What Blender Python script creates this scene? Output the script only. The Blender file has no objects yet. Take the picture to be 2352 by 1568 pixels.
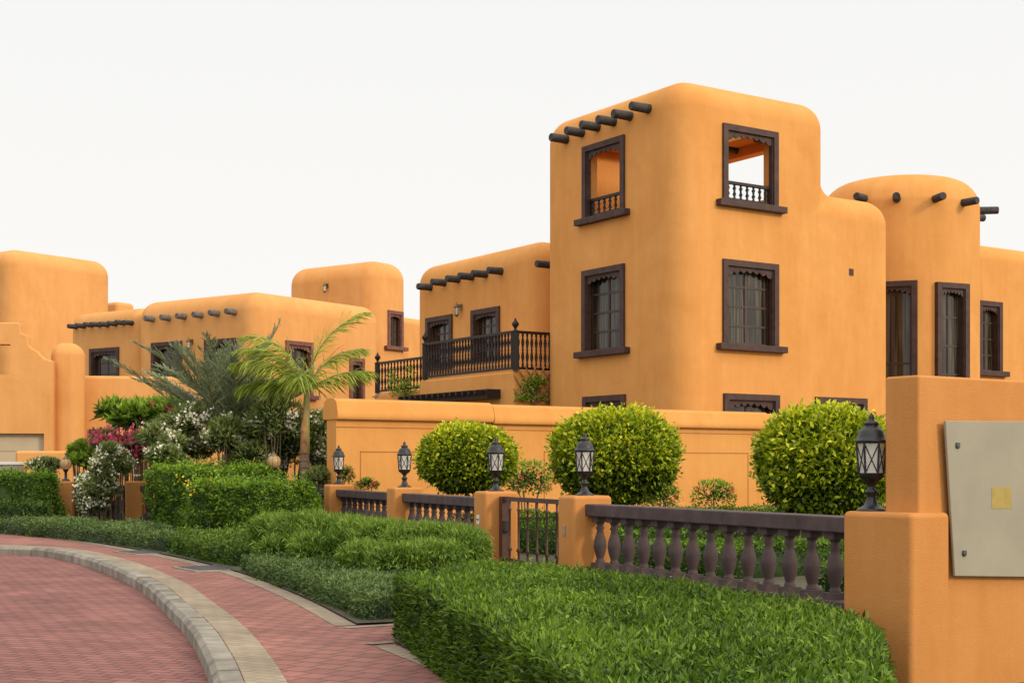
import bpy, bmesh, math, random
import numpy as np
from mathutils import Matrix, Vector
random.seed(7); rng=np.random.default_rng(7)
F0=3267.0; CX=1176.0; HY=1073.0; CH=1.5
scene=bpy.context.scene; C=scene.collection
PI=math.pi
def gx(px,Y): return (px-CX)/F0*Y
def G(px,py,z=.13):
    Y=(CH-z)*F0/(py-HY); return (gx(px,Y),Y)
# ------------------------------------------------------------ materials
def nodes(name):
    m=bpy.data.materials.new(name); m.use_nodes=True
    nt=m.node_tree; b=nt.nodes['Principled BSDF']; return m,nt,b
def mat(name,col,rough=.6,var=.12,scale=3.0,bump=0.0,bscale=60,metal=0.0,stretch=(1,1,1),spec=.5):
    m,nt,b=nodes(name); N=nt.nodes; L=nt.links
    b.inputs['Roughness'].default_value=rough; b.inputs['Metallic'].default_value=metal
    b.inputs['Specular IOR Level'].default_value=spec
    tc=N.new('ShaderNodeTexCoord'); mp=N.new('ShaderNodeMapping'); mp.inputs['Scale'].default_value=stretch
    L.new(tc.outputs['Object'],mp.inputs[0])
    n=N.new('ShaderNodeTexNoise'); n.inputs['Scale'].default_value=scale; n.inputs['Detail'].default_value=6
    L.new(mp.outputs[0],n.inputs['Vector'])
    r=N.new('ShaderNodeValToRGB'); r.color_ramp.elements[0].position=.3; r.color_ramp.elements[1].position=.7
    r.color_ramp.elements[0].color=[c*(1-var) for c in col]+[1]; r.color_ramp.elements[1].color=[min(1,c*(1+var)) for c in col]+[1]
    L.new(n.outputs['Fac'],r.inputs[0]); L.new(r.outputs[0],b.inputs['Base Color'])
    if bump:
        n2=N.new('ShaderNodeTexNoise'); n2.inputs['Scale'].default_value=bscale; n2.inputs['Detail'].default_value=4
        L.new(tc.outputs['Object'],n2.inputs['Vector'])
        bp=N.new('ShaderNodeBump'); bp.inputs['Strength'].default_value=bump; bp.inputs['Distance'].default_value=.01
        L.new(n2.outputs['Fac'],bp.inputs['Height']); L.new(bp.outputs[0],b.inputs['Normal'])
    return m
def stucco(name,col,fine=90,bump=.35,con=1.0):
    m,nt,b=nodes(name); N=nt.nodes; L=nt.links
    b.inputs['Roughness'].default_value=.92; b.inputs['Specular IOR Level'].default_value=.12
    tc=N.new('ShaderNodeTexCoord')
    n=N.new('ShaderNodeTexNoise'); n.inputs['Scale'].default_value=.45; n.inputs['Detail'].default_value=9; n.inputs['Roughness'].default_value=.62
    n.inputs['Distortion'].default_value=.6
    L.new(tc.outputs['Object'],n.inputs['Vector'])
    mp=N.new('ShaderNodeMapping'); mp.inputs['Scale'].default_value=(1.6,1.6,.25); L.new(tc.outputs['Object'],mp.inputs[0])
    s=N.new('ShaderNodeTexNoise'); s.inputs['Scale'].default_value=1.5; s.inputs['Detail'].default_value=9; s.inputs['Roughness'].default_value=.7
    L.new(mp.outputs[0],s.inputs['Vector'])
    a=N.new('ShaderNodeMix'); a.data_type='FLOAT'; a.inputs[0].default_value=.45; L.new(n.outputs['Fac'],a.inputs[2]); L.new(s.outputs['Fac'],a.inputs[3])
    r=N.new('ShaderNodeValToRGB'); e=r.color_ramp.elements
    e[0].position=.34; e[1].position=.64
    e[0].color=[col[0]*(1-.14*con),col[1]*(1-.19*con),col[2]*(1-.25*con),1]; e[1].color=[col[0]*(1+.03*con),col[1]*(1+.06*con),col[2]*(1+.2*con),1]
    L.new(a.outputs[0],r.inputs[0]); L.new(r.outputs[0],b.inputs['Base Color'])
    n2=N.new('ShaderNodeTexNoise'); n2.inputs['Scale'].default_value=fine; n2.inputs['Detail'].default_value=5
    L.new(tc.outputs['Object'],n2.inputs['Vector'])
    n3=N.new('ShaderNodeTexNoise'); n3.inputs['Scale'].default_value=1.3; n3.inputs['Detail'].default_value=4
    L.new(tc.outputs['Object'],n3.inputs['Vector'])
    b1=N.new('ShaderNodeBump'); b1.inputs['Strength'].default_value=bump; b1.inputs['Distance'].default_value=.004
    b2=N.new('ShaderNodeBump'); b2.inputs['Strength'].default_value=.5; b2.inputs['Distance'].default_value=.06
    L.new(n2.outputs['Fac'],b1.inputs['Height']); L.new(n3.outputs['Fac'],b2.inputs['Height'])
    L.new(b2.outputs[0],b1.inputs['Normal']); L.new(b1.outputs[0],b.inputs['Normal'])
    return m
def paver(name,c1,c2,mort,bw=.2,bh=.1,rot=.5,ms=.006,bump=.5):
    m,nt,b=nodes(name); N=nt.nodes; L=nt.links
    b.inputs['Roughness'].default_value=.9; b.inputs['Specular IOR Level'].default_value=.2
    tc=N.new('ShaderNodeTexCoord'); mp=N.new('ShaderNodeMapping'); mp.inputs['Rotation'].default_value=(0,0,rot)
    L.new(tc.outputs['Object'],mp.inputs[0])
    br=N.new('ShaderNodeTexBrick'); br.inputs['Scale'].default_value=1; br.inputs['Brick Width'].default_value=bw; br.inputs['Row Height'].default_value=bh
    br.inputs['Mortar Size'].default_value=ms; br.inputs['Mortar Smooth'].default_value=.3; br.inputs['Bias'].default_value=0
    br.inputs['Color1'].default_value=c1+(1,); br.inputs['Color2'].default_value=c2+(1,); br.inputs['Mortar'].default_value=mort+(1,)
    L.new(mp.outputs[0],br.inputs['Vector'])
    n=N.new('ShaderNodeTexNoise'); n.inputs['Scale'].default_value=.9; n.inputs['Detail'].default_value=8; n.inputs['Roughness'].default_value=.7
    L.new(tc.outputs['Object'],n.inputs['Vector'])
    r=N.new('ShaderNodeValToRGB'); r.color_ramp.elements[0].position=.3; r.color_ramp.elements[1].position=.75
    r.color_ramp.elements[0].color=(.62,.63,.65,1); r.color_ramp.elements[1].color=(1.15,1.15,1.15,1)
    L.new(n.outputs['Fac'],r.inputs[0])
    mx=N.new('ShaderNodeMix'); mx.data_type='RGBA'; mx.blend_type='MULTIPLY'; mx.inputs[0].default_value=1
    L.new(br.outputs['Color'],mx.inputs[6]); L.new(r.outputs[0],mx.inputs[7]); L.new(mx.outputs[2],b.inputs['Base Color'])
    bp=N.new('ShaderNodeBump'); bp.inputs['Strength'].default_value=bump; bp.inputs['Distance'].default_value=.006; bp.invert=True
    L.new(br.outputs['Fac'],bp.inputs['Height']); L.new(bp.outputs[0],b.inputs['Normal'])
    return m
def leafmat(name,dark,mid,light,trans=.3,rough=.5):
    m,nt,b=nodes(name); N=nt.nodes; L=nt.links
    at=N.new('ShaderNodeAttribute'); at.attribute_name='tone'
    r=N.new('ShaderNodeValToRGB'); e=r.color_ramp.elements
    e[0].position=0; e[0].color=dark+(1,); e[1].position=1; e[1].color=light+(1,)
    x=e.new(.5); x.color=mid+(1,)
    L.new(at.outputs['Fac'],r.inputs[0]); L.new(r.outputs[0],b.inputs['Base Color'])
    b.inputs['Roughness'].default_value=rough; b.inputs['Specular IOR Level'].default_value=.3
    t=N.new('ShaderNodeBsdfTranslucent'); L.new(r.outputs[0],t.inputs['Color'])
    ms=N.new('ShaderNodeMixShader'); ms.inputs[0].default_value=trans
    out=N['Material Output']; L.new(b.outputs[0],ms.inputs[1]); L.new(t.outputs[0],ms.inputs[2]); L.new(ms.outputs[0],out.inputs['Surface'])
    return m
M={}
M['stucco']=stucco('ochre_stucco',(.665,.312,.088))
M['stucco_far']=stucco('ochre_stucco_far',(.675,.332,.108))
M['stucco_wall']=stucco('garden_wall_stucco',(.655,.306,.082))
M['stucco_near']=stucco('rough_stucco',(.56,.248,.070),fine=120,bump=.9,con=1.3)
M['trim']=mat('brown_trim_paint',(.058,.030,.025),.6,.3,4,.2,40,spec=.3)
M['rosetrim']=mat('faded_red_brown_trim',(.15,.055,.04),.6,.3,6,.2,40)
M['sash']=mat('dark_sash_paint',(.04,.018,.014),.5,.15,4)
M['log']=mat('dark_log_wood',(.03,.026,.025),.7,.5,9,.4,30)
M['greylog']=mat('weathered_log_wood',(.12,.10,.09),.8,.4,9,.4,30)
M['blackwood']=mat('black_brown_wood',(.016,.010,.009),.45,.3,8,spec=.3)
M['rail']=mat('purple_brown_paint',(.074,.050,.050),.68,.28,6,.35,50,spec=.28)
M['black']=mat('black_iron',(.010,.010,.012),.4,.3,8,.1,60)
M['rust']=mat('red_brown_iron',(.060,.020,.013),.5,.3,8,.1,60)
M['brass']=mat('aged_brass',(.16,.11,.05),.4,.3,10,metal=.7)
M['panel']=mat('grey_beige_panel',(.30,.272,.205),.5,.1,2.5,.08,20,spec=.3)
M['sticker']=mat('yellowed_sticker',(.34,.25,.06),.6,.12,20)
M['white']=mat('white_plate',(.66,.64,.6),.5,.05,20)
M['garage']=mat('beige_garage_paint',(.45,.36,.24),.6,.06,2)
M['kerb']=mat('kerb_stone',(.25,.225,.185),.92,.35,3,.7,60,spec=.2)
M['iron']=mat('cast_iron_grate',(.07,.07,.075),.7,.3,6,.4,60)
M['bark']=mat('grey_bark',(.15,.11,.075),.9,.4,12,.8,40)
M['palmbark']=mat('palm_bark',(.24,.16,.10),.85,.35,7,.8,30,stretch=(1,1,6))
M['shaft']=mat('green_palm_shaft',(.24,.24,.06),.5,.4,5,stretch=(1,1,.5))
M['sheath']=mat('dry_brown_sheath',(.33,.17,.07),.8,.4,7,.5,30)
M['stem']=mat('green_stem',(.16,.19,.05),.6,.2,8)
M['whitefl']=leafmat('white_petals',(.75,.69,.5),(.90,.86,.70),(.95,.93,.84),.35)
M['pinkfl']=leafmat('magenta_petals',(.5,.03,.12),(.78,.06,.2),(.92,.2,.36),.3)
M['redfl']=leafmat('red_petals',(.4,.03,.03),(.62,.07,.07),(.75,.15,.13),.3)
M['yelfl']=leafmat('yellow_petals',(.7,.45,.02),(.85,.62,.03),(.9,.75,.1),.3)
M['road']=paver('red_road_pavers',(.325,.138,.116),(.24,.100,.086),(.13,.068,.058),.22,.11,.35,.012,.7)
M['walk']=paver('red_footpath_pavers',(.36,.155,.124),(.285,.120,.098),(.165,.095,.076),.2,.2,.55,.013,.7)
M['cream']=paver('cream_edge_pavers',(.36,.29,.205),(.30,.24,.165),(.22,.175,.125),.2,.1,.55,.007,.4)
M['soil']=mat('garden_soil',(.065,.058,.03),.95,.4,5,.8,30)
M['land']=mat('dry_land',(.35,.27,.17),.95,.2,.3)
def glassmat(name,c0,c1,rough=.06,stretch=(7,7,.3)):
    m,nt,b=nodes(name); N=nt.nodes; L=nt.links
    tc=N.new('ShaderNodeTexCoord'); mp=N.new('ShaderNodeMapping'); mp.inputs['Scale'].default_value=stretch; L.new(tc.outputs['Object'],mp.inputs[0])
    n=N.new('ShaderNodeTexNoise'); n.inputs['Scale'].default_value=1.6; n.inputs['Detail'].default_value=2; L.new(mp.outputs[0],n.inputs['Vector'])
    r=N.new('ShaderNodeValToRGB'); r.color_ramp.elements[0].position=.42; r.color_ramp.elements[1].position=.68
    r.color_ramp.elements[0].color=c0+(1,); r.color_ramp.elements[1].color=c1+(1,)
    L.new(n.outputs['Fac'],r.inputs[0]); L.new(r.outputs[0],b.inputs['Base Color'])
    b.inputs['Roughness'].default_value=rough; b.inputs['Specular IOR Level'].default_value=.45
    return m
M['glass']=glassmat('curtained_window_glass',(.016,.012,.008),(.10,.076,.045))
def lampglass(name,col,tr):
    m,nt,b=nodes(name); N=nt.nodes; L=nt.links
    b.inputs['Base Color'].default_value=col+(1,); b.inputs['Roughness'].default_value=.12
    t=N.new('ShaderNodeBsdfTransparent'); t.inputs[0].default_value=(.95,.95,.93,1)
    ms=N.new('ShaderNodeMixShader'); ms.inputs[0].default_value=tr
    L.new(b.outputs[0],ms.inputs[1]); L.new(t.outputs[0],ms.inputs[2]); L.new(ms.outputs[0],N['Material Output'].inputs['Surface'])
    return m
M['lampglass']=lampglass('lantern_glass',(.78,.76,.71),.38)
M['amber']=lampglass('amber_globe_glass',(.55,.36,.17),.35)
M['bulb']=mat('opal_bulb',(.85,.82,.72),.3,.02,5)
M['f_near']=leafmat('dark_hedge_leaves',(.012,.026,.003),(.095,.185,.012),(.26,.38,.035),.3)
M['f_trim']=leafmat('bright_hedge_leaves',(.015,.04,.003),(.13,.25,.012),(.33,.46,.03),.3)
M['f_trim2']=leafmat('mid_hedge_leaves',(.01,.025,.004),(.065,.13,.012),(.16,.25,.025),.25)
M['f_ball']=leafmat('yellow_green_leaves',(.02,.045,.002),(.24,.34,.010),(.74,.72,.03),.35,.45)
M['f_feather']=leafmat('feathery_leaves',(.015,.035,.005),(.12,.225,.02),(.27,.38,.06),.3)
M['f_cover']=leafmat('ground_cover_leaves',(.02,.035,.012),(.10,.165,.04),(.21,.29,.09),.2)
M['f_olea']=leafmat('oleander_leaves',(.025,.04,.012),(.18,.24,.06),(.38,.43,.14),.3)
M['f_date']=leafmat('date_palm_leaflets',(.07,.09,.045),(.23,.28,.15),(.40,.45,.27),.25)
M['f_palm']=leafmat('palm_leaflets',(.06,.11,.01),(.25,.34,.03),(.50,.53,.10),.4)
M['f_broad']=leafmat('broad_light_leaves',(.02,.05,.006),(.18,.32,.02),(.38,.5,.06),.3)
M['f_gard']=leafmat('garden_hedge_leaves',(.012,.03,.003),(.09,.18,.012),(.22,.34,.03),.25)
# ------------------------------------------------------------ builders
class MB:
    def __init__(s,Mx=None): s.v=[]; s.f=[]; s.sm=[]; s.M=Mx or Matrix()
    def add(s,vs,fs,sm=False):
        k=len(s.v); s.v+=[s.M@Vector(v) for v in vs]; s.f+=[tuple(i+k for i in f) for f in fs]; s.sm+=[sm]*len(fs)
    def box(s,a,b):
        x0,y0,z0=a; x1,y1,z1=b
        s.add([(x0,y0,z0),(x1,y0,z0),(x1,y1,z0),(x0,y1,z0),(x0,y0,z1),(x1,y0,z1),(x1,y1,z1),(x0,y1,z1)],
              [(0,3,2,1),(4,5,6,7),(0,1,5,4),(1,2,6,5),(2,3,7,6),(3,0,4,7)]); return s
    def path(s,pts,rad,n=8,sm=True):
        pts=[Vector(p) for p in pts]; vs=[]
        if not isinstance(rad,(list,tuple)): rad=[rad]*len(pts)
        for i,p in enumerate(pts):
            d=(pts[min(i+1,len(pts)-1)]-pts[max(i-1,0)]).normalized()
            a=Vector((0,0,1)) if abs(d.z)<.9 else Vector((1,0,0))
            e1=d.cross(a).normalized(); e2=d.cross(e1)
            for k in range(n):
                w=2*PI*k/n; vs.append(p+(e1*math.cos(w)+e2*math.sin(w))*rad[i])
        fs=[]
        for i in range(len(pts)-1):
            for k in range(n):
                k2=(k+1)%n; fs.append((i*n+k,i*n+k2,(i+1)*n+k2,(i+1)*n+k))
        s.add(vs,fs,sm)
        s.add(vs[:n],[tuple(range(n))]); s.add(vs[-n:],[tuple(range(n))]); return s
    def lathe(s,prof,o=(0,0,0),n=16,sm=True,squash=1):
        vs=[];fs=[]
        for r,z in prof:
            for k in range(n):
                w=2*PI*(k+.5)/n; vs.append((o[0]+r*math.cos(w),o[1]+r*math.sin(w)*squash,o[2]+z))
        for i in range(len(prof)-1):
            for k in range(n):
                k2=(k+1)%n; fs.append((i*n+k,i*n+k2,(i+1)*n+k2,(i+1)*n+k))
        s.add(vs,fs,sm); s.add(vs[:n],[tuple(range(n))]); s.add(vs[-n:],[tuple(range(n))]); return s
    def prism(s,poly,y0,y1):
        n=len(poly); vs=[(x,y0,z) for x,z in poly]+[(x,y1,z) for x,z in poly]
        fs=[tuple(range(n)),tuple(range(2*n-1,n-1,-1))]+[(i,(i+1)%n,(i+1)%n+n,i+n) for i in range(n)]
        s.add(vs,fs); return s
    def bm(s):
        b=bmesh.new(); vs=[b.verts.new(v) for v in s.v]
        for f,sm in zip(s.f,s.sm):
            try: fc=b.faces.new([vs[i] for i in f]); fc.smooth=sm
            except ValueError: pass
        return b
def pworld(p):
    Mx=Matrix()
    while p is not None: Mx=p.matrix_basis@Mx; p=p.parent
    return Mx
def link_mesh(name,me,m,parent):
    if m is not None:
        me.materials.clear(); me.materials.append(m)
    o=bpy.data.objects.new(name,me); C.objects.link(o)
    if parent is not None:
        me.transform(pworld(parent).inverted()); o.parent=parent
    return o
def obj(name,mb,m,parent=None,bevel=0,seg=3,soft=False,local=False,merge=False):
    b=mb.bm()
    if merge or bevel: bmesh.ops.remove_doubles(b,verts=b.verts,dist=1e-5)
    bmesh.ops.recalc_face_normals(b,faces=b.faces)
    if bevel:
        ed=[e for e in b.edges if len(e.link_faces)==2 and e.calc_face_angle(0)>.5]
        bmesh.ops.bevel(b,geom=ed,offset=bevel,segments=seg,profile=.5,affect='EDGES',clamp_overlap=True)
    me=bpy.data.meshes.new(name); b.to_mesh(me); b.free()
    if local:
        me.materials.append(m); o=bpy.data.objects.new(name,me); C.objects.link(o); o.parent=parent
    else: o=link_mesh(name,me,m,parent)
    if soft: soften(o)
    return o
def soften(o,ang=40):
    me=o.data
    me.polygons.foreach_set('use_smooth',[True]*len(me.polygons)); me.set_sharp_from_angle(angle=math.radians(ang))
    w=o.modifiers.new('wn','WEIGHTED_NORMAL'); w.keep_sharp=True; w.weight=90
def tag(o,label=None,cat=None,group=None,kind=None):
    if label: o['label']=label
    if cat: o['category']=cat
    if group: o['group']=group
    if kind: o['kind']=kind
    return o
def empty(name,loc,label,cat,group=None,rz=0,sc=1):
    o=bpy.data.objects.new(name,None); C.objects.link(o); o.location=loc; o.rotation_euler=(0,0,rz); o.scale=(sc,)*3
    o.empty_display_size=.2
    return tag(o,label,cat,group)
def dup(root,loc,rz,sc,label):
    r=root.copy(); C.objects.link(r); r.location=loc; r.rotation_euler=(0,0,rz); r.scale=(sc,)*3; r['label']=label
    for ch in list(root.children):
        c=ch.copy(); C.objects.link(c); c.parent=r
        for g in list(ch.children):
            d=g.copy(); C.objects.link(d); d.parent=c
    return r
class Face:
    def __init__(s,o,d,out):
        s.o=o; s.d=d; s.out=out
        s.M=Matrix(((d[0],out[0],0,o[0]),(d[1],out[1],0,o[1]),(0,0,1,0),(0,0,0,1)))
    def t(s,px):
        r=(px-CX)/F0; return (r*s.o[1]-s.o[0])/(s.d[0]-r*s.d[1])
    def Y(s,t): return s.o[1]+s.d[1]*t
    def z(s,px,py): return CH+(HY-py)/F0*s.Y(s.t(px))
    def pt(s,t,d,z): return s.M@Vector((t,d,z))
def corner_faces(px,Y,vp):
    o=(gx(px,Y),Y); l=math.hypot(vp-CX,F0); u=((vp-CX)/l,F0/l); n=(-u[1],u[0])
    return Face(o,u,(-n[0],-n[1])), Face(o,n,(-u[0],-u[1]))   # right face, left face
def spec(F,px0,px1,pt,pb):
    a,b=sorted((F.t(px0),F.t(px1))); pc=(px0+px1)/2
    return (F,a,b,F.z(pc,pb),F.z(pc,pt))
def apply_body(name,bmx,cuts,m,parent):
    me=bpy.data.meshes.new(name); bmx.to_mesh(me); bmx.free()
    t=bpy.data.objects.new('tmp',me); C.objects.link(t); tmp=[]
    for (F,a,b,d0,d1,z0,z1) in cuts:
        k=MB(F.M); k.box((a,d0,z0),(b,d1,z1)); bb=k.bm(); bmesh.ops.recalc_face_normals(bb,faces=bb.faces)
        cm=bpy.data.meshes.new('c'); bb.to_mesh(cm); bb.free(); co=bpy.data.objects.new('cut',cm); C.objects.link(co); tmp.append(co)
        md=t.modifiers.new('b','BOOLEAN'); md.operation='DIFFERENCE'; md.solver='EXACT'; md.object=co
    if cuts:
        dg=bpy.context.evaluated_depsgraph_get(); dg.update()
        nm=bpy.data.meshes.new_from_object(t.evaluated_get(dg)); nm.name=name
    else: nm=me
    bpy.data.objects.remove(t)
    for c in tmp: bpy.data.objects.remove(c)
    o=link_mesh(name,nm,m,parent); soften(o,35); return o
def adobe(name,F,prof,depth,r,cuts,m,parent,seg=9):
    k=MB(F.M); k.prism(prof,0,-depth); b=k.bm(); bmesh.ops.remove_doubles(b,verts=b.verts,dist=1e-5)
    bmesh.ops.recalc_face_normals(b,faces=b.faces)
    zm=min(z for x,z in prof)
    ed=[e for e in b.edges if not all(v.co.z<zm+.01 for v in e.verts)]
    bmesh.ops.bevel(b,geom=ed,offset=r,segments=seg,profile=.5,affect='EDGES',clamp_overlap=True)
    bmesh.ops.recalc_face_normals(b,faces=b.faces)
    return apply_body(name,b,cuts,m,parent)
def rect(w,z0,z1): return [(0,z0),(w,z0),(w,z1),(0,z1)]
BW=.17
def wcut(sp,depth=.34):
    F,a,b,z0,z1=sp; return (F,a+BW*.6,b-BW*.6,-depth,.6,z0+.08,z1-BW*.6)
def window(root,sp,kind='glazed',sill=True,trim='trim',rows=4,cols=2,name='window',flat=0,label=None,bw=BW):
    F,a,b,z0,z1=sp; w=b-a
    k=MB(F.M); zb=z0+(.15 if sill else 0)
    k.box((a,-.06-flat,zb),(a+bw,.07,z1)); k.box((b-bw,-.06-flat,zb),(b,.07,z1)); k.box((a+bw,-.06-flat,z1-bw),(b-bw,.07,z1))
    k.box((a+bw,-.12-flat,zb),(a+bw+.035,.02,z1-bw)); k.box((b-bw-.035,-.12-flat,zb),(b-bw,.02,z1-bw))
    if not sill: k.box((a+bw,-.06-flat,z0),(b-bw,.05,z0+.08))
    fr=obj(name,k,M[trim],root)
    if label: fr['label']=label
    if sill:
        s=MB(F.M); s.box((a-.22,-.05-flat,z0-.03),(b+.22,.2,z0+.15)); obj('sill',s,M[trim],fr,bevel=.015,seg=2)
    ia,ib=a+bw,b-bw; n=7; pts=[(ia,z1-bw+.01)]
    H=(z1-z0); sc=min(1,H/2.4)
    for i in range(n):
        x0=ia+(ib-ia)*i/n; x1=ia+(ib-ia)*(i+1)/n; m_=abs(i-(n-1)/2)/((n-1)/2)
        dep=.07*sc+ .10*(m_**2.0)*sc
        for q in range(5):
            f=q/4; pts.append((x0+(x1-x0)*f, z1-bw-dep-.085*sc*math.sin(PI*f)))
    pts.append((ib,z1-bw+.01))
    v=MB(F.M); v.prism(pts[::-1],-.045,-.005); obj('valance',v,M[trim],fr)
    if kind in('glazed','door'):
        s=MB(F.M); d0,d1=-.24,-.17; sw=.07; za=zb if kind=='glazed' else z0
        s.box((ia,d0,za),(ia+sw,d1,z1-bw)); s.box((ib-sw,d0,za),(ib,d1,z1-bw))
        s.box((ia+sw,d0,za),(ib-sw,d1,za+sw)); s.box((ia+sw,d0,z1-bw-sw),(ib-sw,d1,z1-bw))
        for c in range(1,cols):
            x=ia+(ib-ia)*c/cols; s.box((x-.045,d0+.01,za+sw),(x+.045,d1-.01,z1-bw-sw))
        for r in range(1,rows):
            z=za+(z1-bw-za)*(r/rows)**1.0
            for c in range(cols):
                xa=ia+sw if c==0 else ia+(ib-ia)*c/cols+.045; xb=ib-sw if c==cols-1 else ia+(ib-ia)*(c+1)/cols-.045
                s.box((xa,d0+.015,z-.03),(xb,d1-.015,z+.03))
        obj('sash',s,M['sash'],fr)
        g=MB(F.M); g.box((ia+.02,-.225,za+.02),(ib-.02,-.205,z1-bw-.02)); obj('pane',g,M['glass'],fr)
    return fr
def small_balusters(F,a,b,d,z0,z1,n,parent,m,name='balcony_railing'):
    k=MB(F.M); k.box((a,d-.05,z1-.08),(b,d+.05,z1)); k.box((a,d-.04,z0+.04),(b,d+.04,z0+.11))
    k.box((a,d-.035,z0+.1),(a+.04,d+.035,z1-.07)); k.box((b-.04,d-.035,z0+.1),(b,d+.035,z1-.07))
    r=obj(name,k,m,parent)
    prof=[(.03,0),(.03,.1),(.018,.13),(.045,.3),(.02,.48),(.03,.52),(.02,.56),(.045,.74),(.018,.9),(.03,.93),(.03,1)]
    h=z1-.08-z0-.11
    for i in range(n):
        t=a+(b-a)*(i+.5)/n; p=F.pt(t,d,z0+.11)
        q=MB(Matrix.Translation(p)); q.lathe([(x*1.25,z*h) for x,z in prof],n=8)
        obj('baluster',q,m,r)
    return r
def viga(F,px,py,ln,r,parent,m,tilt=0):
    t=F.t(px); z=F.z(px,py); k=MB(F.M); ln*=random.uniform(.93,1.07); z+=random.uniform(-.02,.02)
    k.path([(t,-.3,z),(t,ln*.5,z-tilt*.5),(t,ln-.03,z-tilt),(t,ln,z-tilt)],[r*1.05,r,r*.97,r*.85],n=12)
    return obj('roof_log',k,m,parent)
def wall_lantern(F,px,py,h,parent):
    t=F.t(px); z=F.z(px,py)
    k=MB(F.M); k.box((t-.07,0,z-.1),(t+.07,.03,z+.12)); k.path([(t,.02,z),(t,.1,z+.1),(t,.2,z+.06)],.016,6)
    k.M=F.M@Matrix.Translation((t,.2,z)); k.lathe([(.1,-.02),(.11,0),(.05,.09),(.015,.12),(.015,.18),(.0,.2)],n=8); k.lathe([(.02,-.34),(.07,-.3),(.075,-.27)],n=8)
    for q in range(6):
        w=2*PI*q/6; c,s_=math.cos(w),math.sin(w); k.path([(.07*c,.07*s_,-.28),(.095*c,.095*s_,-.02)],.009,4)
    f=obj('wall_lantern',k,M['brass'],parent)
    g=MB(F.M@Matrix.Translation((t,.2,z))); g.lathe([(.06,-.27),(.085,-.03)],n=8); obj('lantern_glass',g,M['lampglass'],f)
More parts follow.
